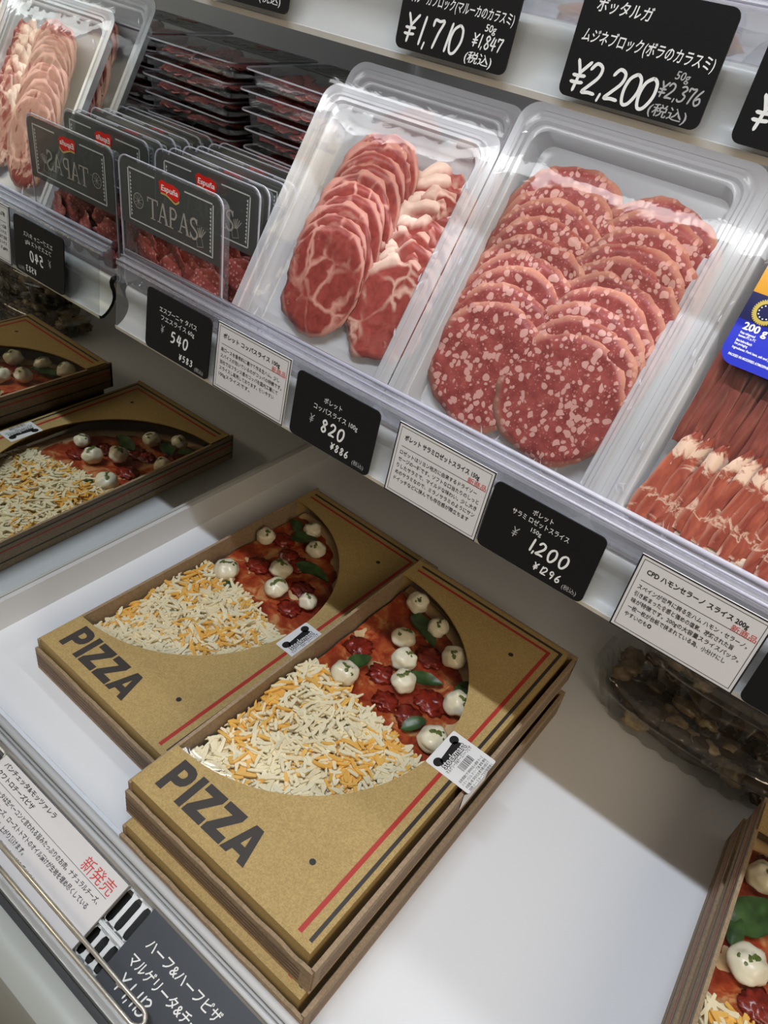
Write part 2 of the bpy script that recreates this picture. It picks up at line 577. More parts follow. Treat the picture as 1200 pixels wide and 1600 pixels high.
_tc = {}
def text_geo(body, bold=0.0, res=2):
    key = (body, bold, res)
    if key in _tc:
        return _tc[key]
    cu = bpy.data.curves.new('t', 'FONT')
    cu.body = body
    cu.resolution_u = res
    cu.offset = bold
    o = bpy.data.objects.new('t', cu)
    COL.objects.link(o)
    dg = bpy.context.evaluated_depsgraph_get()
    me = bpy.data.meshes.new_from_object(o.evaluated_get(dg))
    v = [(p.co.x, p.co.y) for p in me.vertices]
    f = [tuple(p.vertices) for p in me.polygons]
    bpy.data.objects.remove(o)
    bpy.data.meshes.remove(me)
    bpy.data.curves.remove(cu)
    if not v:
        v, f = [(0, 0)], []
    xs = [p[0] for p in v]
    _tc[key] = (v, f, min(xs), max(xs))
    return _tc[key]

def put_text(mb, body, x, y, size, z=0.3, mat=0, align='L', bold=0.0, width=None, shear=0.0, rot=0.0, T=None, flip=1):
    """size = font size in mm, baseline left at (x, y); width squeezes the line to that many mm."""
    v, f, a, b = text_geo(body, bold)
    sx = size
    if width:
        sx = width / max(1e-6, (b - a))
    w = (b - a) * sx
    ox = {'L': 0, 'C': -w / 2, 'R': -w}[align]
    c, s_ = math.cos(rot), math.sin(rot)
    out = []
    for px, py in v:
        qx = (px - a) * sx + ox + py * size * shear
        qy = py * size
        out.append((x + qx * c - qy * s_, y + qx * s_ + qy * c, z))
    mb.add(out, f, mat, T)

DIG = {
    '0': [[(.5, 1), (.15, .8), (.08, .4), (.3, .02), (.65, .05), (.9, .45), (.8, .85), (.5, 1)]],
    '1': [[(.45, 1), (.42, .5), (.4, 0)]],
    '2': [[(.1, .78), (.35, 1), (.75, .9), (.75, .6), (.35, .25), (.1, .03), (.5, .06), (.9, .05)]],
    '3': [[(.12, .9), (.5, 1), (.78, .82), (.45, .55), (.85, .4), (.7, .08), (.3, 0), (.1, .12)]],
    '4': [[(.35, 1), (.2, .6), (.1, .38), (.5, .36), (.92, .4)], [(.68, .9), (.62, .4), (.6, 0)]],
    '5': [[(.3, 1), (.22, .58), (.6, .6), (.85, .35), (.6, .05), (.15, .02)], [(.3, .97), (.6, 1), (.85, .98)]],
    '6': [[(.65, 1), (.3, .65), (.12, .25), (.45, 0), (.8, .2), (.6, .48), (.2, .32)]],
    '7': [[(.12, .75), (.15, .97), (.5, .95), (.85, .98), (.65, .55), (.5, 0)]],
    '8': [[(.75, .85), (.45, 1), (.2, .8), (.5, .52), (.8, .22), (.5, 0), (.2, .2), (.45, .5), (.75, .78), (.75, .85)]],
    '9': [[(.8, .8), (.45, 1), (.18, .75), (.4, .5), (.78, .65), (.8, .9), (.75, .4), (.6, 0)]],
    ',': [[(.3, .12), (.25, -.12)]],
    '.': [[(.3, .1), (.28, 0)]],
    '\u00a5': [[(.1, 1), (.3, .8), (.5, .58)], [(.95, 1), (.7, .78), (.5, .58), (.48, .3), (.46, 0)], [(.12, .5), (.5, .5), (.88, .53)], [(.12, .28), (.5, .28), (.88, .31)]],
}
def smooth_path(pts, k=4):
    if len(pts) < 3:
        return pts
    out = []
    P = [pts[0]] + list(pts) + [pts[-1]]
    for i in range(1, len(P) - 2):
        p0, p1, p2, p3 = P[i - 1], P[i], P[i + 1], P[i + 2]
        for j in range(k):
            t = j / k
            out.append(tuple(0.5 * ((2 * p1[d]) + (-p0[d] + p2[d]) * t + (2 * p0[d] - 5 * p1[d] + 4 * p2[d] - p3[d]) * t * t + (-p0[d] + 3 * p1[d] - 3 * p2[d] + p3[d]) * t ** 3) for d in (0, 1)))
    out.append(tuple(pts[-1]))
    return out
_rk = [0]
def ribbon(mb, pts, w, z, mat=0, sm=True):
    """one unbroken inked stroke with rounded ends"""
    if sm:
        pts = smooth_path(pts)
    q = [pts[0]]
    for p in pts[1:]:
        if math.hypot(p[0] - q[-1][0], p[1] - q[-1][1]) > 1e-4:
            q.append(p)
    if len(q) < 2:
        return
    _rk[0] = (_rk[0] + 1) % 4
    z += 0.03 * _rk[0]
    L, Rr = [], []
    n = len(q)
    for i in range(n):
        a, c = q[max(i - 1, 0)], q[min(i + 1, n - 1)]
        d = Vector((c[0] - a[0], c[1] - a[1]))
        d = d.normalized() if d.length > 1e-6 else Vector((1, 0))
        k = w / 2
        if i in (0, n - 1):
            k *= 0.75
        L.append((q[i][0] - d.y * k, q[i][1] + d.x * k, z))
        Rr.append((q[i][0] + d.y * k, q[i][1] - d.x * k, z))
    d0 = Vector((q[0][0] - q[1][0], q[0][1] - q[1][1])).normalized() * w * .35
    d1 = Vector((q[-1][0] - q[-2][0], q[-1][1] - q[-2][1])).normalized() * w * .35
    v = L + Rr + [(q[0][0] + d0.x, q[0][1] + d0.y, z), (q[-1][0] + d1.x, q[-1][1] + d1.y, z)]
    f = [(i, n + i, n + i + 1, i + 1) for i in range(n - 1)]
    f += [(0, 2 * n, n), (n - 1, 2 * n - 1, 2 * n + 1)]
    mb.add(v, f, mat)
def hand(mb, body, x, y, h, w, z=0.5, mat=0, adv=0.78, shear=0.12):
    for ch in body:
        if ch == ' ':
            x += h * 0.4
            continue
        asp = 0.62
        for st in DIG.get(ch, []):
            ribbon(mb, [(x + (px * asp + py * shear) * h, y + py * h) for px, py in st], w, z, mat)
        x += h * (0.32 if ch in ',.1' else adv)
    return x

def ellipse(cx, cy, rx, ry, n=24, a0=0, a1=2 * PI):
    return [(cx + rx * math.cos(a0 + (a1 - a0) * i / n), cy + ry * math.sin(a0 + (a1 - a0) * i / n)) for i in range(n)]
def ring(mb, cx, cy, r0, r1, z, mat, n=32):
    a = ellipse(cx, cy, r0, r0, n)
    b = ellipse(cx, cy, r1, r1, n)
    mb.add([(p[0], p[1], z) for p in a + b], [(i, (i + 1) % n, n + (i + 1) % n, n + i) for i in range(n)], mat)
def frame(mb, x0, x1, y0, y1, w, z, mat):
    for a in ((x0, x1, y0, y0 + w), (x0, x1, y1 - w, y1), (x0, x0 + w, y0, y1), (x1 - w, x1, y0, y1)):
        mb.flat([(a[0], a[2]), (a[1], a[2]), (a[1], a[3]), (a[0], a[3])], z, mat)

# ------------------------------------------------------------------ the setting
fl = MB()
fl.box(-3000, 4000, -3000, 2500, -860, -850)
o = fl.build('floor', M['floor'])
o['kind'] = 'structure'

# the refrigerated case: everything bolted together is one thing
case = thing('display_case', 'white open refrigerated display case with a mirrored end panel', 'display case')
b = MB()
b.box(0, 1500, 166, 700, -14, 0)
b.box(0, 1500, 157, 166, -14, -1)
b.build('deck', M['deck'], case)
MB().box(0, 1500, 700, 712, -14, 1200).build('back_panel', M['wall'], case)
mir = MB().box(-3, 0, -420, 700, 32, 1200).build('mirror_panel', M['mirror'], case)
mir['label'] = 'mirror lining the left end of the case'
b = MB()
b.box(-6, 4.5, -420, 700, -14, 31)
b.build('trim', M['lightgrey'], case)
MB().box(-20, -6.5, -420, 712, -860, 1200).build('end_panel', M['white'], case)
b = MB()
b.box(0, 1500, 76, 700, -855, -70)
b.build('base_cabinet', M['grey'], case)

# front rail of the deck: a thick white bead, a thin one and a lower one on a lip
b = MB()
b.profile_x([(157, -14), (157, 15), (146.5, 12), (146.5, -14)], 0, 1500)
ra = b.build('front_rail', M['lightgrey'], case)
for yy, zz, rr in ((154.2, 18.2, 2.9), (150.2, 16.6, 0.9), (147.6, 13.8, 1.9)):
    t_ = MB().tube([(0, yy, zz), (1500, yy, zz)], rr, 14)
    t_.build('bead', M['white'] if rr > 1 else M['lightgrey'], ra, smooth=True)

# return air grille: two rows of upright slots, sloping down to the front
TG = Matrix.Translation((0, 148, 1.5)) @ Matrix.Rotation(R_(201), 4, 'X')   # local y runs down the slope, z faces down
def gp(x, s, n):       # point on the sloping grille: x along, s down the slope, n above it
    c, sn = math.cos(R_(21)), math.sin(R_(21))
    return (x, 148 - s * c - n * sn, 1.0 - s * sn + n * c)
b = MB()
def gbox(x0, x1, s0, s1, n0, n1):
    v = [gp(x, s_, n) for n in (n0, n1) for s_ in (s0, s1) for x in (x0, x1)]
    b.add(v, [(0, 1, 3, 2), (4, 6, 7, 5), (0, 4, 5, 1), (2, 3, 7, 6), (0, 2, 6, 4), (1, 5, 7, 3)])
gbox(0, 1500, -3, 3, -1, 0)
gbox(0, 1500, 25, 31, -1, 0)
gbox(0, 1500, 49, 58, -1, 0)
gbox(0, 1500, 27, 29, 0, 2.4)
for i in range(0, 110):
    x = 120 + i * 9.0
    if x > 700:
        break
    for s0, s1 in ((1.5, 26.5), (29.5, 50.5)):
        gbox(x - 1.7, x + 1.7, s0, s1, -1, 0)
        for q in (-1, 1):      # rounded slot ends
            for sg, base in ((1, s0), (-1, s1)):
                v = [gp(x + q * 1.6, base, 0), gp(x + q * 4.5, base, 0), gp(x + q * 1.6, base + sg * 4.5, 0), gp(x + q * 2.6, base + sg * 1.9, 0)]
                b.add(v, [(0, 1, 3), (0, 3, 2)])
b.build('air_grille', M['steel'], case)
b = MB()
b.add([gp(0, -2, -14), gp(1500, -2, -14), gp(1500, 60, -14), gp(0, 60, -14)], [(0, 1, 2, 3)])
b.build('grille_recess', M['gapshade'], case)  # black sheet behind the slots, their shade put into the colour
# fascia in front of the grille
b = MB()
b.profile_x([(97, -14), (97, -6.5), (90.5, -5.0), (90.5, -14)], 0, 1500)
b.build('fascia_strip', M['steel'], case)
b = MB()
b.profile_x([(90, -16), (90, -12), (85.5, -12), (85.5, -16)], 0, 1500)
b.build('fascia_gap', M['gapshade'], case)  # dark strip that paints the shade between the fascia parts
b = MB()
b.profile_x([(85, -18), (85, -7), (82, -6), (70, -7), (62.5, -12), (60, -22), (60, -120), (75, -120)], 0, 1500)
b.build('fascia', M['grey'], case, angle=40)

# ------------------------------------------------------------------ shelves
def make_shelf(name, label, y0, z0, depth):
    """y0, z0: the lip at the bottom front."""
    t = thing(name, label, 'shelf', (0, y0, z0))
    b = MB()
    b.profile_x([(20, 22), (depth, 22), (depth, 10), (24, 10)], 9, 1500)
    b.build('shelf_plate', M['white'], t)
    # C shaped white rail
    prof = [(0.2, 0), (2.5, -1.2), (6, 0.5), (9.5, 3.5), (12.5, 7.5), (14, 12), (13.6, 17), (12, 21), (11.6, 25), (13.2, 28.4), (16.5, 29.4), (21, 28), (21, 24),
            (17, 25), (15.6, 22), (17, 17), (17, 11), (14.5, 5), (10, 0), (5, -3.5), (1, -3.2)]
    b = MB()
    b.profile_x(prof, 10, 1500)
    b.build('price_rail', M['rail'], t, angle=50)
    b = MB()
    b.profile_x([(0.6, 0.4), (1.6, 0.4), (5.6, 48), (4.6, 48)], 11, 1500)
    ch = b.build('ticket_channel', M['clearplastic'], t)
    # clear riser with a bright rounded top bead
    b = MB()
    b.profile_x([(14.2, 27), (15.6, 27), (15.6, 55), (14.2, 55)], 8, 1500)
    b.profile_x([(6.0, 47), (14.2, 51), (14.2, 53), (6.0, 49)], 8, 1500)
    rs = b.build('riser', M['riser'], t)
    b = MB()
    for yy, zz, rr in ((14.9, 55.6, 1.6), (11.0, 53.2, 0.7), (7.0, 50.2, 0.9)):
        b.tube([(8, yy, zz), (1500, yy, zz)], rr, 10)
    b.build('riser_bead', M['bead'], rs, smooth=True)
    return t
make_shelf('display_shelf', 'white middle shelf with price rail and clear riser holding the meat packs', 338, 255.5, 360)
sh = make_shelf('display_shelf', 'white upper shelf edge crossing the top of the picture', 378, 481.5, 320)
lamp = MB().box(60, 1050, 396, 407, 478.5, 485)
ob = lamp.build('shelf_lamp', M['white'])
ob['label'] = 'slim white strip lamp fixed under the upper shelf'
ob['category'] = 'lamp'

# ------------------------------------------------------------------ price tags
TILT = R_(85)
def tag_root(name, label, x, y, z, group, rotx=TILT, roty=0.0):
    return thing(name, label, 'price tag' if 'price' in name else 'info card', (x, y, z), (rotx, roty, 0), group)

def black_tag(label, x, y, z, w, h, group, draw, r=4, mat='black', roll=0.0):
    t = tag_root('price_tag', label, x, y, z, group, TILT, roll)
    MB().poly(rrect(0, w, 0, h, r), -0.5, 0.4).build('card', M[mat], t)
    b = MB()
    draw(b, w, h)
    if b.f:
        b.build('lettering', [M['chalk'], M['chalkdim']], t)
    return t

def tax(b, x, y, size, mat=1):
    put_text(b, '(\u7a0e\u8fbc)', x, y, size, 0.55, mat, 'L', 0.0)

def d_540(b, w, h):
    put_text(b, '\u30a8\u30b9\u30d7\u30fc\u30cb\u30e3 \u30bf\u30d1\u30b9', w * .5, h * .70, 4.6, .55, 0, 'C', 0.0, 40)
    put_text(b, '\u30d5\u30a8\u30b9\u30e9\u30a4\u30b9 60g', w * .5, h * .575, 4.6, .55, 0, 'C', 0.0, 36)
    hand(b, '\u00a5', w * .24, h * .36, 6.2, .6, .55, 1)
    hand(b, '540', w * .40, h * .30, 8.0, 1.35, .55, 0, 0.85)
    hand(b, '\u00a5583', w * .55, h * .08, 4.6, .8, .55, 0, 0.85)
    tax(b, w * .80, h * .05, 3.6)
def d_820(b, w, h):
    put_text(b, '\u30dd\u30ec\u30c3\u30c8', w * .47, h * .72, 4.4, .55, 0, 'C', 0.0, 15)
    put_text(b, '\u30b3\u30c3\u30d1\u30b9\u30e9\u30a4\u30b9 100g', w * .52, h * .57, 4.6, .55, 0, 'C', 0.0, 37)
    hand(b, '\u00a5', w * .22, h * .33, 6.2, .6, .55, 1)
    hand(b, '820', w * .37, h * .29, 8.6, 1.4, .55, 0, 0.82)
    hand(b, '\u00a5886', w * .52, h * .10, 5.0, .85, .55, 0, 0.82)
    tax(b, w * .80, h * .07, 3.8)
def d_1200(b, w, h):
    put_text(b, '\u30dd\u30ec\u30c3\u30c8', w * .47, h * .81, 4.0, .55, 0, 'C', 0.0, 13)
    put_text(b, '\u30b5\u30e9\u30df \u30ed\u30bc\u30c3\u30c8\u30b9\u30e9\u30a4\u30b9', w * .47, h * .69, 4.2, .55, 0, 'C', 0.0, 36)
    put_text(b, '150g', w * .46, h * .575, 3.8, .55, 0, 'C', 0.0)
    hand(b, '\u00a5', w * .26, h * .38, 6.4, .6, .55, 1)
    hand(b, '1,200', w * .43, h * .32, 8.4, 1.3, .55, 0, 0.85)
    hand(b, '\u00a51296', w * .53, h * .10, 5.0, .8, .55, 0, 0.85)
    tax(b, w * .81, h * .07, 3.6)
def d_1710(b, w, h):
    put_text(b, '\u30de\u30eb\u30fc\u30ab\u30d6\u30ed\u30c3\u30af(\u30de\u30eb\u30fc\u30ab\u306e\u30ab\u30e9\u30b9\u30df)', w * .06, h * .47, 5.6, .55, 0, 'L', 0.008, 62, 0.12)
    put_text(b, '50g', w * .76, h * .36, 4.4, .55, 0, 'L', 0.01, None, 0.15)
    hand(b, '\u00a51,710', w * .05, h * .08, 12.5, 1.3, .55, 0, 0.66, 0.16)
    hand(b, '\u00a51,847', w * .67, h * .20, 5.6, .7, .55, 0, 0.62, 0.15)
    put_text(b, '(\u7a0e\u8fbc)', w * .64, h * .05, 5.4, .55, 0, 'L', 0.01, 16, 0.1)
def d_2200(b, w, h):
    put_text(b, '\u30dc\u30c3\u30bf\u30eb\u30ac', w * .10, h * .76, 6.0, .55, 0, 'L', 0.01, 26, 0.12)
    put_text(b, '\u30e0\u30b8\u30cd\u30d6\u30ed\u30c3\u30af(\u30dc\u30e9\u306e\u30ab\u30e9\u30b9\u30df)', w * .06, h * .50, 6.0, .55, 0, 'L', 0.01, 62, 0.12)
    put_text(b, '50g', w * .75, h * .37, 4.6, .55, 1, 'L', 0.01, None, 0.15)
    hand(b, '\u00a52,200', w * .05, h * .06, 12.5, 1.45, .55, 0, 0.60, 0.16)
    hand(b, '\u00a52,376', w * .67, h * .20, 6.0, .75, .55, 1, 0.60, 0.15)
    put_text(b, '(\u7a0e\u8fbc)', w * .65, h * .045, 5.4, .55, 1, 'L', 0.01, 18, 0.1)
def d_edge(b, w, h):
    put_text(b, '\u30c8', w * .08, h * .62, 6.0, .55, 0, 'L', 0.01, None, 0.12)
    hand(b, '\u00a5', w * .06, h * .14, 13.0, 1.5, .55, 0, 0.72, 0.16)
def d_corner(b, w, h):
    put_text(b, '(\u7a0e\u8fbc)', w * .66, h * .08, 5.4, .55, 0, 'L', 0.0, 17)
def d_none(b, w, h):
    pass

G1 = 'black price tags on the middle shelf'
G2 = 'black price tags on the upper shelf'
YT = 335.6
black_tag('black price tag reading 540 yen under the front snack packs', 51, YT, 256.5, 69, 46, G1, d_540)
black_tag('black price tag reading 820 yen between two white info cards', 201.5, YT, 255.5, 69, 46, G1, d_820)
black_tag('black price tag reading 1,200 yen under the salami slices', 354.5, YT, 255.5, 70, 44, G1, d_1200)
black_tag('black price tag cut by the right picture edge, lower right of the ham card', 514.5, YT, 255.5, 69, 46, G1, d_none)
black_tag('black handwritten price tag reading 1,710 yen on the upper shelf', 215.5, 374, 484.5, 68, 45, G2, d_1710)
black_tag('black handwritten price tag reading 2,200 yen on the upper shelf', 313.5, 374, 484.0, 69, 45.5, G2, d_2200)
black_tag('black price tag with a big yen sign cut by the right edge near the top', 397, 374, 484.0, 69, 45.5, G2, d_edge)
black_tag('black price tag at the top edge showing only its lower right corner', 70, 374, 484.8, 68, 45, G2, d_corner)

def paper_card(label, x, y, z, w, h, title, body, group):
    t = thing('info_card', label, 'info card', (x, y, z), (TILT, 0, 0), group)
    MB().box(0, w, 0, h, -0.4, 0.4).build('card', M['paper'], t)
    b = MB()
    frame(b, 0, w, 0, h, 0.8, .5, 0)
    frame(b, 2.2, w - 2.2, 2.2, h - 2.2, 0.3, .5, 0)
    put_text(b, title, 6, h - 9.5, 4.0, .55, 0, 'L', 0.025, w * .78)
    b.flat([(5, h - 14.4), (w - 5, h - 14.4), (w - 5, h - 14.1), (5, h - 14.1)], .5, 0)
    for i, line in enumerate(body):
        full = max(len(q) for q in body)
        put_text(b, line, 5, h - 19.4 - i * 4.6, 3.3, .55, 0, 'L', 0.01, (w - 10) * len(line) / full)
    b.build('lettering', M['ink'], t)
    b = MB()
    put_text(b, '\u65b0\u5546\u54c1', w * .77, h - 14.2, 4.3, .58, 0, 'L', 0.0, w * .185)
    k = b.build('red_lettering', M['redink'], t)
    k['label'] = 'red lettering'
    return t
G3 = 'white info cards on the middle shelf'
paper_card('white info card between the 540 yen and 820 yen tags', 126, YT, 256.0, 69, 48.5, 'ポレット コッパスライス 100g',
           ['肩ロースを香辛料に着けて作る生ハム。少し', 'スパイスが効いているのがコッパの特徴です。', '当社ではフランス産のコッパを国内工場にて', 'スライスし販売しております。使いやすい', '100gスライスです。'], G3)
paper_card('white info card between the 820 yen and 1,200 yen tags', 284.5, YT, 255.0, 69, 48, 'ポレット サラミロゼットスライス 150g',
           ['ロゼットはリヨン地方に由来するドライソー', 'セージの一種です。ソフトな口当たりのしっと', 'りしたサラミで、マイルドな味わい。少し大き', 'めのサラミなので、ミラノサラミのようにサン', 'ドイッチなどに挟んでも存在感が際立ちます'], G3)
paper_card('white info card below the ham pack with the blue label', 442.5, YT, 255.0, 68.5, 47.5, 'CPD ハモンセラーノ スライス 200g',
           ['スペインが世界に誇る生ハム ハモン・セラーノ。', '引き締まった食感と強めの塩気、凝縮された旨', '味が特徴です。200gの大容量スライスパック。', '一枚一枚が台紙で挟まれている為、小分けにし', 'やすいのも◎'], G3)

# cards lying on the front grille
GR = R_(21)
t = thing('info_card', 'large white info card with red characters lying on the front grille', 'info card', (121, *gp(0, 52, 3.2)[1:]), (GR, 0, 0), 'cards on the front grille')
w, h = 145, 50.5
MB().box(0, w, 0, h, -0.4, 0.4).build('card', M['paper'], t)
b = MB()
frame(b, 0, w, 0, h, 0.35, .5, 0)
put_text(b, 'パンチェッタ&モッツァレラ', 6, h - 6.2, 4.4, .55, 0, 'L', 0.02, 62)
put_text(b, 'クワトロチーズピザ', 6, h - 12.6, 4.4, .55, 0, 'L', 0.02, 44)
b.flat([(4, h - 15.6), (w - 6, h - 15.6), (w - 6, h - 15.3), (4, h - 15.3)], .5, 0)
for i, line in enumerate(['パンチェッタは生ベーコンと言われる旨みたっぷりのお肉。ナチュラルチーズ、', 'モッツァレラチーズ、ローストトマトのオイル漬けが生地を埋め尽くしている', 'とても美味しくお召し上がり頂けます。', 'みんな大好きなピザ!追加でソーセージを乗せても!']):
    put_text(b, line, 4, h - 21.6 - i * 6.6, 4.3, .55, 0, 'L', 0.015, min(1.0, len(line) / 37) * (w - 9))
b.build('lettering', M['ink'], t)
b = MB()
put_text(b, '新発売', w - 37, h - 13.6, 10.5, .58, 0, 'L', 0.0, 31)
k = b.build('red_lettering', M['redink'], t)
k['label'] = 'large red lettering'
t = thing('price_tag', 'dark slate card with white handwriting lying on the front grille', 'price tag', (290, *gp(0, 61, 3.4)[1:]), (GR, 0, 0), 'cards on the front grille')
w, h = 150, 61
MB().box(0, w, 0, h, -0.5, 0.4).build('card', M['slate'], t)
b = MB()
put_text(b, 'ハーフ&ハーフピザ', 12, h - 18.5, 8.6, .55, 0, 'L', 0.012, 66, 0.1)
put_text(b, 'マルゲリータ&チーズ', 9, h - 31, 8.6, .55, 0, 'L', 0.012, 70, 0.1)
hand(b, '\u00a51,113', 12, h - 46, 10.5, 1.1, .55, 0, 0.75, 0.1)
hand(b, '\u00a51,5', 66, h - 42, 8, 1.0, .55, 0, 0.7, 0.1)
b.build('lettering', M['chalk'], t)

# chrome wire loop that keeps the cards in place
pts = [(60, 105.5, 1.6), (326, 105.5, 1.6)]
for i in range(1, 9):
    a = R_(90 - 180 * i / 9)
    pts.append((328 + 9 * math.cos(a), 101 + 5 * math.sin(a) - 0.0, 1.6 - 1.2 * i / 9))
pts += [(326, 96.4, 0.2), (60, 96.4, 0.2)]
ob = MB().tube(pts, 1.5, 10).build('card_holder', M['chrome'], None, smooth=True)
ob['label'] = 'chrome wire loop holding the cards along the front grille'
ob['category'] = 'wire holder'

# ------------------------------------------------------------------ pizza boxes
BW, BL, BH = 163.0, 325.0, 34.0
WX, WY, WR = 4.0, 168.0, 130.0
def pizza_word(b, x, y, W_, H_, z):
    """The word PIZZA in heavy capitals, each letter on its own polygon."""
    u = W_ / 4.35
    def P(pts, ox):
        b.flat([(x + (ox + px) * u, y + py * H_) for px, py in pts], z)
    P([(0, 0), (.30, 0), (.30, 1), (0, 1)], 0)
    outer = [(.30, 1.0), (.56, 1.0), (.76, .93), (.86, .80), (.88, .66), (.84, .50), (.72, .38), (.54, .33), (.30, .33)]
    inner = [(.30, .78), (.46, .78), (.54, .75), (.58, .70), (.58, .66), (.57, .61), (.52, .57), (.44, .55), (.30, .55)]
    for i in range(8):
        P([outer[i], inner[i], inner[i + 1], outer[i + 1]], 0)
    P([(0, 0), (.30, 0), (.30, 1), (0, 1)], .98)
    for ox in (1.36, 2.32):
        P([(0, 0), (.88, 0), (.88, .24), (.42, .24), (.88, .80), (.88, 1), (.02, 1), (.02, .76), (.46, .76), (0, .20)], ox)
    ox = 3.24
    P([(0, 0), (.31, 0), (.37, .17), (.45, .39), (.555, .70), (.555, 1), (.38, 1)], ox)
    P([(.555, 1), (.555, .70), (.66, .39), (.74, .17), (.80, 0), (1.11, 0), (.73, 1)], ox)
    P([(.37, .17), (.74, .17), (.66, .39), (.45, .39)], ox)

def arc_pts(r, n=40):
    return [(WX + r * math.cos(R_(90 - 180 * i / n)), WY + r * math.sin(R_(90 - 180 * i / n))) for i in range(n + 1)]

def make_box(name, label, loc, rotz, group, sticker=None):
    t = thing(name, label, 'pizza box', loc, (0, 0, rotz), group)
    # tray: bottom and four walls
    b = MB()
    x0, x1, y0, y1 = -1.5, BW + 4.5, -4.5, BL + 6.5
    b.box(x0, x1, y0, y1, 0, 1.6)
    b.box(x0, x0 + 2.6, y0 + 3, y1, 1.6, BH - 1.5)              # left
    b.box(x1 - 3.0, x1, y0 + 1.5, y1, 1.6, BH - 6.0)            # right
    b.box(x0, x1, y1 - 3, y1, 1.6, BH - 4.0)                    # back
    n = 40                                                      # front wall with a slightly crumpled top edge
    top = [BH - 9.5 + 0.9 * noise.noise((i * 0.42, loc[0] * .1, 0)) + (1.5 if i > 37 else 0) for i in range(n + 1)]
    off = [0.7 * noise.noise((i * 0.3, 7.7, loc[0] * .1)) for i in range(n + 1)]
    xs = [x0 + (x1 - x0 - 1.0) * i / n for i in range(n + 1)]
    v, f = [], []
    for i in range(n + 1):
        v += [(xs[i], y0 + off[i] * .3, 1.6), (xs[i], y0 + off[i], top[i]), (xs[i], y0 + 2.4 + off[i], top[i]), (xs[i], y0 + 2.4, 1.6)]
    for i in range(n):
        for k in range(3):
            f.append((i * 4 + k, i * 4 + k + 1, (i + 1) * 4 + k + 1, (i + 1) * 4 + k))
    f += [(0, 3, 2, 1), (n * 4, n * 4 + 1, n * 4 + 2, n * 4 + 3)]
    b.add(v, f)
    tr = b.build('tray', M['kraftwall'], t)
    b = MB()                                                    # printed lines around the tray walls
    for z in (5.5, 9.5, 13.5, 17.5):
        b.box(x1 + .02, x1 + .1, y0 + 8, y1, z, z + 1.0, 0)
        b.box(x0 + 1, x1 - 9, y0 - .55, y0 - .45, z, z + 1.0, 0)
    for z, m in ((26, 1), (20, 2), (8, 1)):
        b.box(x0 - .1, x0 - .02, y0 + 6, y1 - 2, z, z + 1.8, m)
    b.build('side_stripes', [M['printbrown'], M['printdark'], M['printred']], tr)
    # lid with a half-round window cut out of its left side
    b = MB()
    arc = arc_pts(WR)
    poly = [(0, 0), (BW - 3, 0), (BW - 3, BL), (0, BL), (0, WY + WR)] + arc + [(0, WY - WR)]
    b.poly(poly, BH - 1.4, BH)
    b.box(0, BW - 3, 0, 1.4, 6, BH - 1.4)
    b.box(BW - 4.4, BW - 3, 1.4, BL, 6, BH - 1.4)
    b.box(0, BW - 4.4, BL - 1.4, BL, 6, BH - 1.4)
    b.box(0, 1.2, 1.4, WY - WR, 12, BH - 1.4)
    b.box(0, 1.2, WY + WR, BL - 1.4, 12, BH - 1.4)
    lid = b.build('lid', M['kraft'], t)
    b = MB()
    pizza_word(b, 13, 8.5, 83, 25.5, BH + .12)
    b.build('lettering', M['printdark'], lid)
    b = MB()
    b.flat([(145.4, 5), (148.6, 5), (148.6, 313.4), (145.4, 313.4)], BH + .12)
    b.flat([(7, 310.6), (145.5, 310.6), (145.5, 313.4), (7, 313.4)], BH + .12)
    b.build('red_stripe', M['printred'], lid)
    b = MB()
    b.flat([(154.2, 5), (156.8, 5), (156.8, 320.4), (154.2, 320.4)], BH + .12)
    b.flat([(7, 317.8), (154.5, 317.8), (154.5, 320.4), (7, 320.4)], BH + .12)
    b.build('black_stripe', M['printdark'], lid)
    for cy in (40.5, 286):
        MB().flat(ellipse(124.5, cy, 2.2, 2.2, 16), BH + .14).build('vent_hole', M['gapshade'], lid)  # flat black disc, the shade in the hole is painted
    # film stretched under the window and round the left edge
    b = MB()
    inner = arc_pts(WR + 2)
    c = (WX, WY, BH - 1.7)
    v = [c] + [(p[0], p[1], BH - 1.7) for p in inner]
    b.add(v, [(0, i, i + 1) for i in range(1, len(inner))])
    b.add([(WX, WY + WR + 2, BH - 1.7), (WX, WY - WR - 2, BH - 1.7), (0.6, WY - WR - 2, BH - 2.6), (0.6, WY + WR + 2, BH - 2.6)], [(0, 1, 2, 3)])
    b.build('window_film', M['window'], t)
    if sticker:
        make_sticker(t, *sticker)
    return t

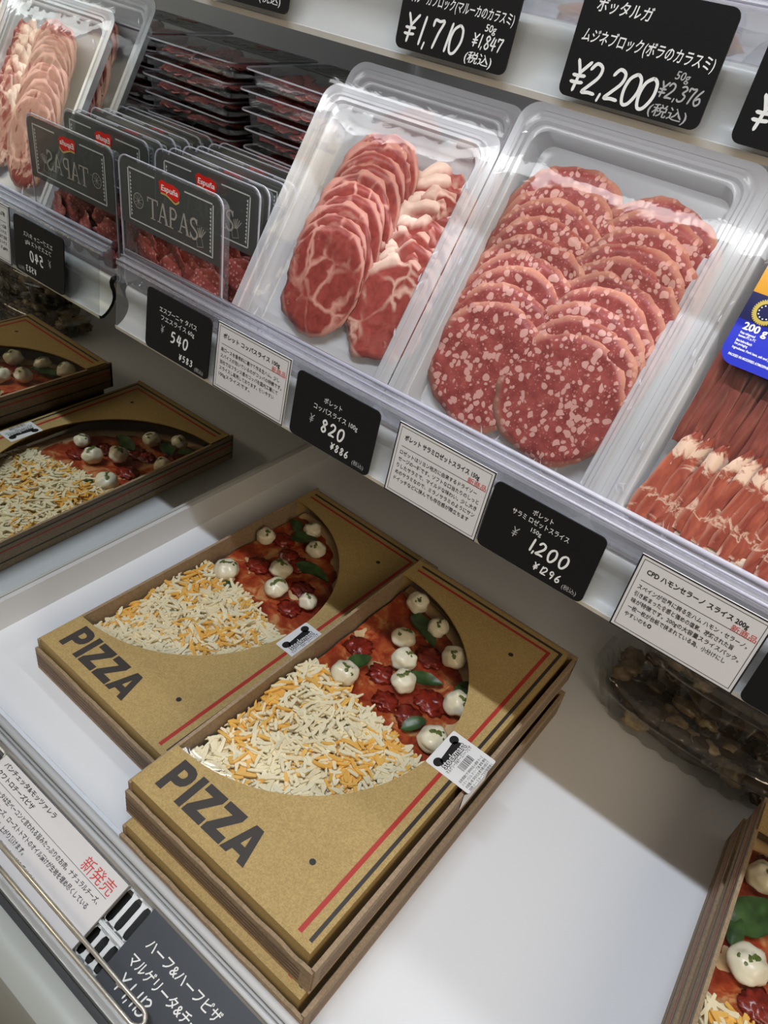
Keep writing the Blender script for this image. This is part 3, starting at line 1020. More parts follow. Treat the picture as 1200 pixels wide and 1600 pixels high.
def make_sticker(t, cx, cy, w, h, fold):
    """white price label lying across the right edge: w along the box length, h across it"""
    st = MB()
    z = BH + .25
    st.flat(rrect(cx - 4, cx + h, cy, cy + w, 1.5, 3), z)
    if fold:
        xe = BW + 5.0
        st.add([(cx + h, cy + 1, z), (xe, cy + 1, BH - 5.7), (xe, cy + w - 1, BH - 5.7), (cx + h, cy + w - 1, z)], [(0, 1, 2, 3)])
        st.add([(xe, cy + 1, BH - 5.7), (xe + .4, cy + 1, BH - 24), (xe + .4, cy + w - 1, BH - 24), (xe, cy + w - 1, BH - 5.7)], [(0, 1, 2, 3)])
    so = st.build('price_label', M['sticker'], t)
    so['label'] = 'white price label with a black bone-shaped emblem'
    # printing, laid out with its own axes: u runs along the box (+y), v from the left edge to the right (+x)
    T = Matrix(((0, 1, 0, cx - 3), (1, 0, 0, cy + 1), (0, 0, 1, 0), (0, 0, 0, 1)))
    T = Matrix(((0, -1, 0, cx), (1, 0, 0, cy), (0, 0, 1, 0), (0, 0, 0, 1)))
    b = MB()
    b.flat(ellipse(6, -3.2, 4.0, 3.4, 20), z + .1, 0, T)
    b.flat(ellipse(w - 7, -1.0, 4.0, 3.4, 20), z + .1, 0, T)
    b.flat([(6, -8.6), (w - 5, -7.0), (w - 7, -3.0), (w - 9, -1.6), (8, -3.4)], z + .1, 0, T)
    b.build('emblem', M['ink'], so)
    b = MB()
    for k in range(8):
        put_text(b, 'stockmart', 5 + .55 * math.cos(k * PI / 4), -10.8 + .55 * math.sin(k * PI / 4), 8.0, z + .12 + .012 * k, 1, 'L', 0.012, w - 10, 0, 0, T)
    put_text(b, 'stockmart', 5, -10.8, 8.0, z + .25, 0, 'L', 0.012, w - 10, 0, 0, T)
    put_text(b, 'マルゲリータ&チーズハーフピザ', 3, -14.4, 3.4, z + .15, 1, 'L', 0.01, w - 6, 0, 0, T)
    if fold:
        rnd = random.Random(4)
        x = w * .34
        while x < w * .72:
            ww = rnd.choice((.35, .5, .8))
            b.flat([(x, -21.5), (x + ww, -21.5), (x + ww, -15.6), (x, -15.6)], z + .15, 1, T)
            x += ww + rnd.choice((.4, .6, .8))
        for i, ln in enumerate(['名称:調理ピザ 原材料名:小麦粉 チーズ', 'トマト バジル オリーブ油 食塩 酵母', '内容量:1枚 保存方法:要冷蔵10度以下', '加熱:トースターで5分程度焼く']):
            put_text(b, ln, 3, -25.0 - i * 2.9, 2.5, z + .15, 1, 'L', 0.0, w - 7, 0, 0, T)
    else:
        rnd = random.Random(5)
        x = w * .30
        while x < w * .8:
            ww = rnd.choice((.35, .5, .8))
            b.flat([(x, -20.0), (x + ww, -20.0), (x + ww, -15.6), (x, -15.6)], z + .15, 1, T)
            x += ww + rnd.choice((.4, .6, .8))
    b.build('print', [M['sticker'], M['ink']], so)

GB = 'kraft pizza boxes on the deck'
FB = (238, 171, BH + .2)
LB = (63, 213, 0.2)
RB = (594.5, 149, BH + .2)
make_box('pizza_box', 'kraft pizza box on top of the front stack, large black PIZZA lettering', FB, R_(0.0), GB, (137, 150, 37, 34, True))
make_box('pizza_box', 'kraft pizza box underneath the front box, poking out at its front left', (243.5, 160.5, 0.2), R_(0.2), GB)
make_box('pizza_box', 'kraft pizza box lying alone nearest the mirror, behind the front stack', LB, R_(-1.0), GB, (137.5, 136, 38, 20, False))
make_box('pizza_box', 'kraft pizza box on top at the lower right corner of the picture', RB, R_(3.2), GB)
make_box('pizza_box', 'kraft pizza box underneath the one at the lower right corner', (592.5, 151, 0.2), R_(3.2), GB)

# ------------------------------------------------------------------ pizzas
def boundary(x):
    return 178 - 0.15 * x
def blob(b, cx, cy, cz, rx, ry, rz, seed, amp=0.12, nu=20, nv=12, mat=0, freq=2.2):
    v, f = [], []
    for j in range(nv + 1):
        th = PI * j / nv
        for i in range(nu):
            ph = 2 * PI * i / nu
            d = Vector((math.sin(th) * math.cos(ph), math.sin(th) * math.sin(ph), math.cos(th)))
            k = 1 + amp * noise.noise(d * freq + Vector((seed * 3.1, seed * 1.7, seed)))
            v.append((cx + d.x * rx * k, cy + d.y * ry * k, cz + d.z * rz * k))
    for j in range(nv):
        for i in range(nu):
            f.append((j * nu + i, j * nu + (i + 1) % nu, (j + 1) * nu + (i + 1) % nu, (j + 1) * nu + i))
    b.add(v, f, mat)
def top_patch(b, cx, cy, cz, rx, ry, rz, seed, pts, mat=0):
    """little smears of pesto hugging the top of a mozzarella ball"""
    for k, (a, t, s) in enumerate(pts):
        n = 12
        c = Vector((math.sin(t) * math.cos(a), math.sin(t) * math.sin(a), math.cos(t)))
        e1 = c.orthogonal().normalized()
        e2 = c.cross(e1)
        vv = [c]
        for i in range(n):
            ang = 2 * PI * i / n
            rr = s * (0.75 + 0.55 * noise.noise((math.cos(ang) * 2 + seed, math.sin(ang) * 2, k)))
            vv.append((c + (e1 * math.cos(ang) + e2 * math.sin(ang)) * rr).normalized())
        h = 1.05
        b.add([(cx + p.x * rx * (h + (.03 if q == 0 else -.01)), cy + p.y * ry * (h + (.03 if q == 0 else -.01)), cz + p.z * rz * (h + (.03 if q == 0 else -.01))) for q, p in enumerate(vv)],
              [(0, i, i % n + 1) for i in range(1, n + 1)], mat)

def leaf(b, cx, cy, cz, L, Wd, ang, seed):
    n, m = 12, 6
    v, f = [], []
    for i in range(n + 1):
        t = i / n
        hw = Wd * math.sin(PI * min(1, t ** 0.8)) ** 0.8 * 0.5
        for j in range(m + 1):
            s = j / m * 2 - 1
            x = (t - 0.5) * L
            y = s * hw
            z = abs(s) * hw * 0.28 + 3.0 * noise.noise((x * .07 + seed, y * .12, seed)) - 2.2 * (2 * t - 1) ** 2
            v.append((cx + x * math.cos(ang) - y * math.sin(ang), cy + x * math.sin(ang) + y * math.cos(ang), cz + z))
    for i in range(n):
        for j in range(m):
            a = i * (m + 1) + j
            f.append((a, a + 1, a + m + 2, a + m + 1))
    b.add(v, f)
    v2 = [(p[0], p[1], p[2] - .5) for p in v]
    b.add(v2, [tuple(reversed(q)) for q in f])

def make_pizza(name, label, boxloc, rotz, seed, mozz, leaves, toms, group):
    t = thing(name, label, 'pizza', (boxloc[0], boxloc[1], boxloc[2] + 1.8), (0, 0, rotz), group)
    rnd = random.Random(seed)
    R0 = 147.0
    # dough: half disc with an uneven surface
    def half_disc(r0, z_of, ymin, ymax, edge, nr=30, na=64, x_in=3.5):
        v, f = [], []
        for j in range(nr + 1):
            r = r0 * j / nr
            for i in range(na + 1):
                a = R_(-90 + 180 * i / na)
                x = max(x_in, WX + r * math.cos(a) * (1 + .012 * math.sin(a * 9 + seed)))
                y = WY + r * math.sin(a) * (1 + .01 * math.sin(a * 7 + seed))
                v.append((x, y, z_of(x, y, r / r0)))
        for j in range(nr):
            for i in range(na):
                f.append((j * (na + 1) + i, (j + 1) * (na + 1) + i, (j + 1) * (na + 1) + i + 1, j * (na + 1) + i + 1))
        return v, f
    b = MB()
    v, f = half_disc(R0, lambda x, y, q: 9.0 + 2.0 * noise.noise((x * .05, y * .05, seed)) + (3.0 * max(0, q - .86) / .14 if q < .96 else -6 * (q - .96) / .04 + 2), 0, 0, 0)
    b.add(v, f)
    lo = [(WX + R0 * math.cos(R_(-90 + 180 * i / 64)), WY + R0 * math.sin(R_(-90 + 180 * i / 64)), 0.3) for i in range(65)]
    hi = [(p[0], p[1], 6.0) for p in lo]
    b.loft([[(max(3.5, p[0]), p[1], p[2]) for p in lo], [(max(3.5, p[0]), p[1], p[2]) for p in hi]])
    b.build('crust', M['dough'], t, smooth=True)
    # sauce on the back quarter
    b = MB()
    v, f = half_disc(R0 - 9, lambda x, y, q: 10.6 + 2.6 * noise.noise((x * .045, y * .045, seed + 3)) + 1.0 * noise.noise((x * .16, y * .16, seed)) - (3 * max(0, q - .9) / .1), 0, 0, 0, 44, 90, 4.0)
    f = [q for q in f if all(v[i][1] > boundary(v[i][0]) - 3 + 3 * noise.noise((v[i][0] * .1, seed, 0)) for i in q)]
    b.add(v, f)
    b.build('tomato_sauce', M['sauce'], t, smooth=True)
    # shredded cheese on the front quarter
    b = MB()
    v, f = half_disc(R0 - 6, lambda x, y, q: 13.5 + 2.2 * noise.noise((x * .06, y * .06, seed + 9)) - 6 * max(0, q - .88) / .12, 0, 0, 0, 30, 60, 4.0)
    f = [q for q in f if all(v[i][1] < boundary(v[i][0]) + 1 for i in q)]
    b.add(v, f, 0)
    cnt = 0
    while cnt < 1900:
        a, r = R_(rnd.uniform(-92, 14)), (R0 - 10) * math.sqrt(rnd.uniform(0, 1))
        x, y = WX + r * math.cos(a), WY + r * math.sin(a)
        if x < 6 or y > boundary(x) - 1:
            continue
        cnt += 1
        q = r / R0
        layer = cnt / 1900
        edge = min(1.0, (boundary(x) - y) / 22.0)
        z = 13.0 + (3.0 + 7.5 * (1 - q * q)) * layer * (0.45 + .55 * edge) + 2.0 * noise.noise((x * .04, y * .04, seed))
        L = rnd.uniform(5, 19)
        hw, ht = rnd.uniform(.85, 1.7), rnd.uniform(.5, .85)
        ang = rnd.uniform(0, PI)
        tilt = rnd.gauss(0, .13)
        bend = rnd.uniform(-.035, .035)
        org = noise.noise((x * .035 + seed, y * .035, 5.5)) * .9 + rnd.uniform(-.5, .5) > .22
        vv = []
        for k in range(4):
            s_ = (k / 3 - .5) * L
            px = x + math.cos(ang) * s_ - math.sin(ang) * bend * s_ * s_
            py = y + math.sin(ang) * s_ + math.cos(ang) * bend * s_ * s_
            pz = min(z + tilt * s_ - abs(bend) * 2 * abs(s_) * .2, 28.5)
            nx, ny = -math.sin(ang) * hw, math.cos(ang) * hw
            ww = rnd.uniform(.45, .8) if k in (0, 3) else 1
            vv += [(px + nx * ww, py + ny * ww, pz - ht), (px - nx * ww, py - ny * ww, pz - ht), (px - nx * ww, py - ny * ww, pz + ht), (px + nx * ww, py + ny * ww, pz + ht)]
        # keep inside the tray
        vv = [(max(3.2, p[0]), max(20.0, p[1]), p[2]) for p in vv]
        ff = []
        for k in range(3):
            for e in range(4):
                ff.append((k * 4 + e, k * 4 + (e + 1) % 4, (k + 1) * 4 + (e + 1) % 4, (k + 1) * 4 + e))
        ff += [(3, 2, 1, 0), (12, 13, 14, 15)]
        b.add(vv, ff, 1 if org else 0)
    ch = b.build('shredded_cheese', [M['cheesewhite'], M['cheeseorange']], t)
    ch['kind'] = 'stuff'
    ch['label'] = 'white and orange shredded cheese'
    for k, (x, y, r) in enumerate(toms):
        b = MB()
        blob(b, x, y, 12.2, r, r * .88, 3.2, seed + k * 1.3, 0.55, 28, 14, 0, 3.4)
        b.build('tomato_slice', M['tomato'], t, smooth=True)
    for k, (x, y, L, wd, ang) in enumerate(leaves):
        b = MB()
        leaf(b, x, y, 17.5, L, wd, R_(ang), seed + k)
        b.build('basil_leaf', M['basil'], t, smooth=True)
    for k, (x, y, r) in enumerate(mozz):
        b = MB()
        sx, sy = r * rnd.uniform(.95, 1.08), r * rnd.uniform(.92, 1.05)
        rz = min(r * .82, 9.0)
        blob(b, x, y, 12.0 + rz, sx, sy, rz, seed + k * 2.1, 0.20, 30, 16, 0, 1.7)
        mo = b.build('mozzarella_ball', M['mozz'], t, smooth=True)
        b = MB()
        a0 = rnd.uniform(0, 2 * PI)
        top_patch(b, x, y, 12.0 + rz, sx, sy, rz, seed + k, [(a0 + rnd.uniform(-.5, .5) + PI * (q > 4), .10 + .15 * (q if q < 5 else q - 5), rnd.uniform(.10, .26)) for q in range(rnd.choice((5, 7, 9)))])
        b.build('pesto', M['pesto'], mo, smooth=True)
    return t
GP = 'half and half pizzas in the boxes'
make_pizza('pizza', 'half and half pizza under the window of the front box', FB, 0, 3,
           [(34, 178, 11.2), (73, 206, 11), (59, 225, 10.5), (44, 244, 10.5), (88, 258, 10.5), (117, 219, 11), (123, 178, 11.5), (27, 288, 11), (58, 277, 9.5)],
           [(33, 199, 26, 14, 75), (48, 270, 42, 17, -25), (82, 223, 34, 13, 30), (103, 182, 22, 11, 60), (112, 240, 26, 12, 80)],
           [(95, 187, 12), (99, 212, 13), (52, 205, 11), (72, 186, 10), (70, 250, 12), (20, 215, 12)], GP)
make_pizza('pizza', 'half and half pizza under the window of the box nearest the mirror', LB, R_(-1.0), 11,
           [(27, 176, 11.5), (14, 240, 10), (60, 216, 10.5), (76, 194, 11), (38, 284, 9.5), (62, 264, 10), (108, 204, 9)],
           [(80, 240, 40, 16, 10), (43, 163, 20, 13, 50), (42, 270, 34, 17, 30), (20, 279, 24, 12, -40)],
           [(36, 210, 12), (62, 240, 12), (98, 190, 11), (45, 243, 10), (88, 218, 11), (24, 255, 11)], GP)
bo = MB()
make_pizza('pizza', 'half and half pizza in the open window at the lower right corner', RB, R_(3.2), 23,
           [(20, 205, 13), (14, 272, 11), (60, 230, 11)],
           [(17, 243, 44, 26, 60), (8, 226, 24, 12, 100), (40, 260, 30, 15, 20)],
           [(35, 190, 12), (44, 215, 11), (20, 290, 10)], GP)

# ------------------------------------------------------------------ meat trays
LEAN = R_(60)
def surf_point(x, s, n=0.0):
    return (x, 363 + s * math.cos(LEAN) - n * math.sin(LEAN), 305 + s * math.sin(LEAN) + n * math.cos(LEAN))

def tray_mesh(w, L, depth, r=12):
    b = MB()
    prof = [(0, -.6), (0, 0), (2.5, 0.1), (4.2, 0.1), (5.0, 1.0), (6.6, 1.0), (7.4, 0), (9.4, 0), (10.6, -2.2), (12.4, -2.4), (13.4, -3.2), (15.4, -depth + 1.5), (17.4, -depth)]
    loops = []
    for ins, z in prof:
        loops.append([(p[0], p[1], z) for p in rrect(ins, w - ins, ins, L - ins, max(r - ins * .25, 4), 6)])
    b.loft(loops, 0, close_last=True)
    return b
def film_mesh(w, L, seed, teeth=True, bulge=2.0, wr=0.25):
    b = MB()
    nx, ny = 44, 56
    v, f = [], []
    for j in range(ny + 1):
        for i in range(nx + 1):
            x, y = 2 + (w - 4) * i / nx, 2 + (L - 4) * j / ny
            e = min(i / nx, 1 - i / nx, 1.3 * j / ny, 1.3 * (1 - j / ny)) * 2
            k = min(1, e * 4)
            z = 1.4 + bulge * min(1, e * 2.2) + wr * k * noise.noise((x * .03 + seed, y * .10 + x * .05, seed)) + .35 * k * noise.noise((x * .2, y * .2 + x * .12, seed))
            # taut creases that fan out from the lower corners
            z += .5 * k * (1 - e) * math.sin((x + y * .6) * .55 + seed) * max(0, 1 - j / ny * 1.6)
            v.append((x, y, z))
    for j in range(ny):
        for i in range(nx):
            a = j * (nx + 1) + i
            f.append((a, a + 1, a + nx + 2, a + nx + 1))
    b.add(v, f)
    rn = random.Random(int(seed * 10))
    for i in range(34):
        if i < 22:                      # crease glints above the bottom seal, painted as raised whitish strips
            x, y, ang, ln = rn.uniform(10, w - 10), rn.uniform(5, 13), R_(rn.gauss(100, 24)), rn.uniform(4, 17)
        else:                           # short painted glints along the right and left seals
            x, y, ang, ln = rn.choice((rn.uniform(7, 12), w - rn.uniform(7, 12))), rn.uniform(10, L - 20), R_(rn.gauss(70, 25)), rn.uniform(2, 6)
        wd = rn.uniform(.25, .7)
        c_, s_ = math.cos(ang), math.sin(ang)
        k1, k2 = 2.4, 2.4 + bulge * min(1, ln / 16)
        b.add([(x - s_ * wd, y + c_ * wd, k1), (x + s_ * wd, y - c_ * wd, k1), (x + c_ * ln, y + s_ * ln, k2 + .5), (x + c_ * ln * .5 - s_ * wd * .5, y + s_ * ln * .5, k2 + .9)],
              [(0, 1, 3), (1, 2, 3), (0, 3, 2)], 1)
    if teeth:
        n = 60
        for i in range(n):
            xa, xb = 2 + (w - 4) * i / n, 2 + (w - 4) * (i + 1) / n
            b.add([(xa, L - 2, 1.4), (xb, L - 2, 1.4), (xb, L + 3.2, 1.9), ((xa + xb) / 2, L + 4.6, 2.1), (xa, L + 3.2, 1.9)], [(0, 1, 2, 3, 4)])
    return b

def slice_mesh(rx, ry, seed, thick=1.5, wav=0.9, rough=0.03, nseg=56, nr=7, power=2.0, lobes=3):
    b = MB()
    v, f = [], []
    def rad(a):
        c, s_ = abs(math.cos(a)), abs(math.sin(a))
        k = 1.0 / ((c ** power + s_ ** power) ** (1 / power))
        return k * (1 + rough * 2.2 * noise.noise((math.cos(a) * lobes * .6 + seed * 5, math.sin(a) * lobes * .6, seed)) + rough * noise.noise((math.cos(a) * 6, math.sin(a) * 6, seed * 2)))
    for side in (1, -1):
        for j in range(nr + 1):
            q = j / nr
            for i in range(nseg):
                a = 2 * PI * i / nseg
                k = rad(a) * q * (1.0 if side > 0 else 0.995)
                x, y = rx * k * math.cos(a), ry * k * math.sin(a)
                z = wav * q * noise.noise((x * .06 + seed, y * .06, seed)) + wav * .7 * q ** 4 * noise.noise((math.cos(a) * 4, math.sin(a) * 4, seed + 4))
                z += side * thick / 2 * (1 if j < nr else .35)
                v.append((x, y, z))
        o = 0 if side > 0 else (nr + 1) * nseg
        for j in range(nr):
            for i in range(nseg):
                q4 = (o + j * nseg + i, o + (j + 1) * nseg + i, o + (j + 1) * nseg + (i + 1) % nseg, o + j * nseg + (i + 1) % nseg)
                f.append(q4 if side > 0 else tuple(reversed(q4)))
    o = (nr + 1) * nseg
    for i in range(nseg):
        f.append((nr * nseg + i, o + nr * nseg + i, o + nr * nseg + (i + 1) % nseg, nr * nseg + (i + 1) % nseg))
    b.add(v, f)
    return b

def shingle(parent, name, mats, variants, cx0, s0, cx1, s1, n, z, tilt, rnd, roll=0.0, dz=0.0, jit=1.2, rots=25, seed=1):
    """overlapping slices from the top end (under) to the bottom end (on top)"""
    for i in range(n):
        q = i / (n - 1)
        me = variants[i % len(variants)]
        o = bpy.data.objects.new(name, me)
        COL.objects.link(o)
        o.pass_index = seed + (n - 1 - i) * 3
        o.parent = parent
        o.location = ((cx0 + (cx1 - cx0) * q + rnd.uniform(-jit, jit)) * MM, (s0 + (s1 - s0) * q + rnd.uniform(-jit, jit) * .6) * MM, (z + dz * q) * MM)
        e = Matrix.Rotation(roll, 3, 'Y') @ Matrix.Rotation(tilt, 3, 'X') @ Matrix.Rotation(R_(rnd.uniform(-rots, rots)), 3, 'Z')
        o.rotation_euler = e.to_euler()

def make_mesh_variants(name, mat, specs):
    out = []
    for sp in specs:
        o = slice_mesh(*sp[0], **sp[1]).build(name, mat, None, smooth=True)
        out.append(o.data)
        bpy.data.objects.remove(o)
    return out

sal_v = make_mesh_variants('salami_slice', M['salami'], [((39.5, 38.5, s), dict(wav=1.9, rough=.034, nseg=84)) for s in (1.1, 2.2, 3.3, 4.4)])
cop_v = make_mesh_variants('coppa_slice', M['coppa'], [((31, 37, s), dict(wav=1.2, rough=.06, power=2.3)) for s in (5.1, 6.2, 7.3)])
cof_v = make_mesh_variants('coppa_slice', M['coppafat'], [((30, 34, s), dict(wav=1.6, rough=.09, power=2.4, lobes=5)) for s in (8.1, 9.2, 10.3)])

def pack_root(name, label, x, s, n, group, cat='meat pack', roll=0.0):
    return thing(name, label, cat, surf_point(x, s, n), (LEAN, 0, roll), group)

GM = 'meat packs leaning on the middle shelf'
# salami pack
w, L = 149, 205
p = pack_root('salami_pack', 'pack of speckled round salami slices in two rows, right of centre', 255.5, -18, 0, GM)
tray_mesh(w, L, 19).build('tray', M['tray'], p, angle=45)
rnd = random.Random(5)
shingle(p, 'salami_slice', None, sal_v, 52, 141, 50, 56, 9, -9.5, R_(8), rnd)
shingle(p, 'salami_slice', None, sal_v, 108, 139, 101, 56, 10, -7.0, R_(8), rnd, roll=R_(-3), seed=3)
film_mesh(w, L, 1.7, bulge=2.6).build('film', [M['film'], M['bead']], p, smooth=True)

# coppa packs, one in front of the other
def coppa_pack(label, x, s, n, seed):
    w, L = 142, 183
    p = pack_root('coppa_pack', label, x, s, n, GM)
    tray_mesh(w, L, 18).build('tray', M['tray'], p, angle=45)
    rnd = random.Random(seed)
    shingle(p, 'coppa_slice', None, cof_v, 111, 123, 112, 62, 11, -9.5, R_(8), rnd, jit=1.6, rots=14, seed=41)
    shingle(p, 'coppa_slice', None, cop_v, 65, 128, 58, 62, 10, -6.5, R_(9), rnd, jit=1.2, rots=10, seed=12)
    film_mesh(w, L, seed * .7, bulge=2.4).build('film', [M['film'], M['bead']], p, smooth=True)
    return p
coppa_pack('pack of dark pink coppa slices in two rows, at the front centre left', 112.5, -20, 0, 8)
coppa_pack('pack of coppa slices mostly hidden behind the front coppa pack', 105, 7, -24.5, 9)

# serrano ham pack with blue and yellow label
w, L = 170, 205
p = pack_root('ham_pack', 'pack of dark cured ham strips with a blue and yellow label, at right edge', 404.6, -18, 0, GM)
tray_mesh(w, L, 19).build('tray', M['tray'], p, angle=45)
rnd = random.Random(12)
def strip_mesh(Wd, Ln, seed, curl):
    """a folded ham slice standing on edge: long leaf with a ruffled, pointed upper end"""
    b = MB()
    n, m = 22, 7
    v, f = [], []
    for i in range(n + 1):
        t = i / n
        hw = Wd * (.55 + .45 * math.sin(PI * min(1, .25 + t * .7))) * (1 - max(0, t - .88) / .12 * .75)
        for j in range(m + 1):
            s_ = j / m
            x = (s_ - .5) * hw * 2 + 2.0 * noise.noise((t * 3, seed, 1))
            y = t * Ln + 3.5 * noise.noise((s_ * 2 + seed, seed, t)) * (1 if t > .8 else .3)
            z = curl * math.sin(PI * s_) + 1.4 * noise.noise((x * .2 + seed, y * .06, seed))
            z -= 5.0 * s_
            v.append((x, y, z))
    for i in range(n):
        for j in range(m):
            a = i * (m + 1) + j
            f.append((a, a + 1, a + m + 2, a + m + 1))
    b.add(v, f)
    b.add([(q[0], q[1], q[2] - .9) for q in v], [tuple(reversed(q)) for q in f])
    return b
hd = []
for s_ in range(4):
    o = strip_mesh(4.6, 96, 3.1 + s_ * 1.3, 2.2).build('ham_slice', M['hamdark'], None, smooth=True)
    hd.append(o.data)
    bpy.data.objects.remove(o)
hl = []
for s_ in range(4):
    o = strip_mesh(6.0, 54, 9.1 + s_ * 1.7, 2.8).build('ham_slice', M['ham'], None, smooth=True)
    hl.append(o.data)
    bpy.data.objects.remove(o)
def put(me, name, parent, x, y, z, rz=0, rx=0):
    o = bpy.data.objects.new(name, me)
    COL.objects.link(o)
    o.parent = parent
    o.location = (x * MM, y * MM, z * MM)
    _ix[0] += 1
    o.pass_index = _ix[0] % 97
    o.rotation_euler = (rx, 0, rz)
    return o
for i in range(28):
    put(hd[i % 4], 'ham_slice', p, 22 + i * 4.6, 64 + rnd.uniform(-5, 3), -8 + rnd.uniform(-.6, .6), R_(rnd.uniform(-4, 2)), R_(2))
for i in range(26):
    put(hl[i % 4], 'ham_slice', p, 21 + i * 5.0, 19 + rnd.uniform(-2, 2), -5.0 + rnd.uniform(-.6, .6), R_(-7 + rnd.uniform(-4, 4)), R_(3))
b = MB()
blob(b, 82, 22, -9.5, 62, 7, 4.5, 4.0, .3, 40, 12)
b.build('fat_edge', M['hamfat'], p, smooth=True)
film_mesh(w, L, 4.2, bulge=2.8).build('film', [M['film'], M['bead']], p, smooth=True)
b = MB()
lx, ly, lw = 19.2, 107.8, 122
rr_ = rrect(lx, lx + lw, ly, ly + 30, 8, 6)
b.flat([q for q in rr_ if q[1] < ly + 15] + [(lx + lw, ly + 22.7), (lx, ly + 22.7)], 5.2, 0)
b.flat([(lx, ly + 22.7), (lx + lw, ly + 22.7), (lx + lw, ly + 37), (lx, ly + 37)], 5.2, 1)
b.flat([(lx, ly + 37), (lx + lw, ly + 37), (lx + lw, ly + 82), (lx, ly + 82)], 5.2, 2)
lab = b.build('label', [M['blue'], M['navy'], M['yellow']], p)
lab['label'] = 'blue and yellow label'
b = MB()
ex, ey = lx + 10.6, ly + 29.2
ring(b, ex, ey, 4.3, 6.0, 5.5, 1)
for i in range(36):
    a = 2 * PI * i / 36
    b.flat(ellipse(ex + 6.25 * math.cos(a), ey + 6.25 * math.sin(a), .4, .4, 6), 5.56, 1)
for i in range(12):
    a = 2 * PI * i / 12
    b.flat(ellipse(ex + 3.4 * math.cos(a), ey + 3.4 * math.sin(a), .38, .38, 6), 5.5, 0)
put_text(b, '200 g', lx + 4.2, ly + 18.2, 5.4, 5.5, 0, 'L', 0.012, 12)
put_text(b, '200 g', lx + 4.45, ly + 18.3, 5.4, 5.55, 0, 'L', 0.012, 12)
for yy, ln, wd in ((15.9, 'Keep refrigerated', 7.5), (14.2, 'between 0\u00baC to 7\u00baC', 8.6), (11.8, 'Best before/Batch:', 8.2), (10.2, 'See packaging', 6.6), (8.0, 'Ingredients: Pork ham, salt and preservatives', 26)):
    put_text(b, ln, lx + 4.4, ly + yy, 1.75, 5.5, 0, 'L', 0.01, wd)
put_text(b, 'PACKED IN MODIFIED ATMOSPHERE PACKAGING', lx + 4.4, ly + 4.2, 1.8, 5.5, 0, 'L', 0.012, 30)
b.build('print', [M['chalk'], M['gold']], lab)

# ------------------------------------------------------------------ snack packs with the chalkboard style label
PW, PH = 108.5, 100.5
def wavy_strip(b, x, y0, y1, side, z, mat):
    n = 12
    for i in range(n):
        ya, yb = y0 + (y1 - y0) * i / n, y0 + (y1 - y0) * (i + 1) / n
        b.add([(x, ya, z), (x, yb, z), (x + side * 1.7, (ya + yb) / 2, z)], [(0, 1, 2)], mat)
def serif_T(b, x, y, h, z, mat):
    b.flat([(x + .40 * h, y), (x + .52 * h, y), (x + .52 * h, y + h), (x + .40 * h, y + h)], z, mat)
    b.flat([(x + .06 * h, y + .93 * h), (x + .86 * h, y + .93 * h), (x + .86 * h, y + h), (x + .06 * h, y + h)], z, mat)
    for sx in (.06, .80):
        b.flat([(x + sx * h, y + .76 * h), (x + (sx + .06) * h, y + .76 * h), (x + (sx + .06) * h, y + h), (x + sx * h, y + h)], z, mat)
    b.flat([(x + .30 * h, y), (x + .62 * h, y), (x + .62 * h, y + .06 * h), (x + .30 * h, y + .06 * h)], z, mat)
def serif_A(b, x, y, h, z, mat):
    b.flat([(x + .08 * h, y), (x + .15 * h, y), (x + .45 * h, y + h), (x + .38 * h, y + h)], z, mat)
    b.flat([(x + .62 * h, y), (x + .78 * h, y), (x + .48 * h, y + h), (x + .36 * h, y + h)], z, mat)
    b.flat([(x + .20 * h, y + .32 * h), (x + .66 * h, y + .32 * h), (x + .64 * h, y + .39 * h), (x + .22 * h, y + .39 * h)], z, mat)
    for sx in (0, .56):
        b.flat([(x + sx * h, y), (x + (sx + .28) * h, y), (x + (sx + .28) * h, y + .06 * h), (x + sx * h, y + .06 * h)], z, mat)
def serif_P(b, x, y, h, z, mat):
    b.flat([(x + .12 * h, y), (x + .24 * h, y), (x + .24 * h, y + h), (x + .12 * h, y + h)], z, mat)
    b.flat([(x + .02 * h, y), (x + .36 * h, y), (x + .36 * h, y + .06 * h), (x + .02 * h, y + .06 * h)], z, mat)
    ribbon(b, [(x + .18 * h, y + .96 * h), (x + .46 * h, y + .95 * h), (x + .60 * h, y + .74 * h), (x + .46 * h, y + .50 * h), (x + .2 * h, y + .48 * h)], .10 * h, z, mat)
def serif_S(b, x, y, h, z, mat):
    ribbon(b, [(x + .54 * h, y + .80 * h), (x + .40 * h, y + .97 * h), (x + .16 * h, y + .88 * h), (x + .14 * h, y + .66 * h), (x + .36 * h, y + .50 * h), (x + .56 * h, y + .32 * h), (x + .48 * h, y + .08 * h), (x + .26 * h, y + .03 * h), (x + .08 * h, y + .20 * h)], .11 * h, z, mat)
    b.flat([(x + .50 * h, y + .72 * h), (x + .56 * h, y + .72 * h), (x + .56 * h, y + h), (x + .50 * h, y + h)], z, mat)
    b.flat([(x + .05 * h, y), (x + .11 * h, y), (x + .11 * h, y + .28 * h), (x + .05 * h, y + .28 * h)], z, mat)

fuet_v = make_mesh_variants('fuet_slice', M['fuet'], [((15, 12.5, s), dict(wav=3.0, rough=.05, nseg=28, nr=4, thick=1.2)) for s in (1.5, 2.5, 3.5)])

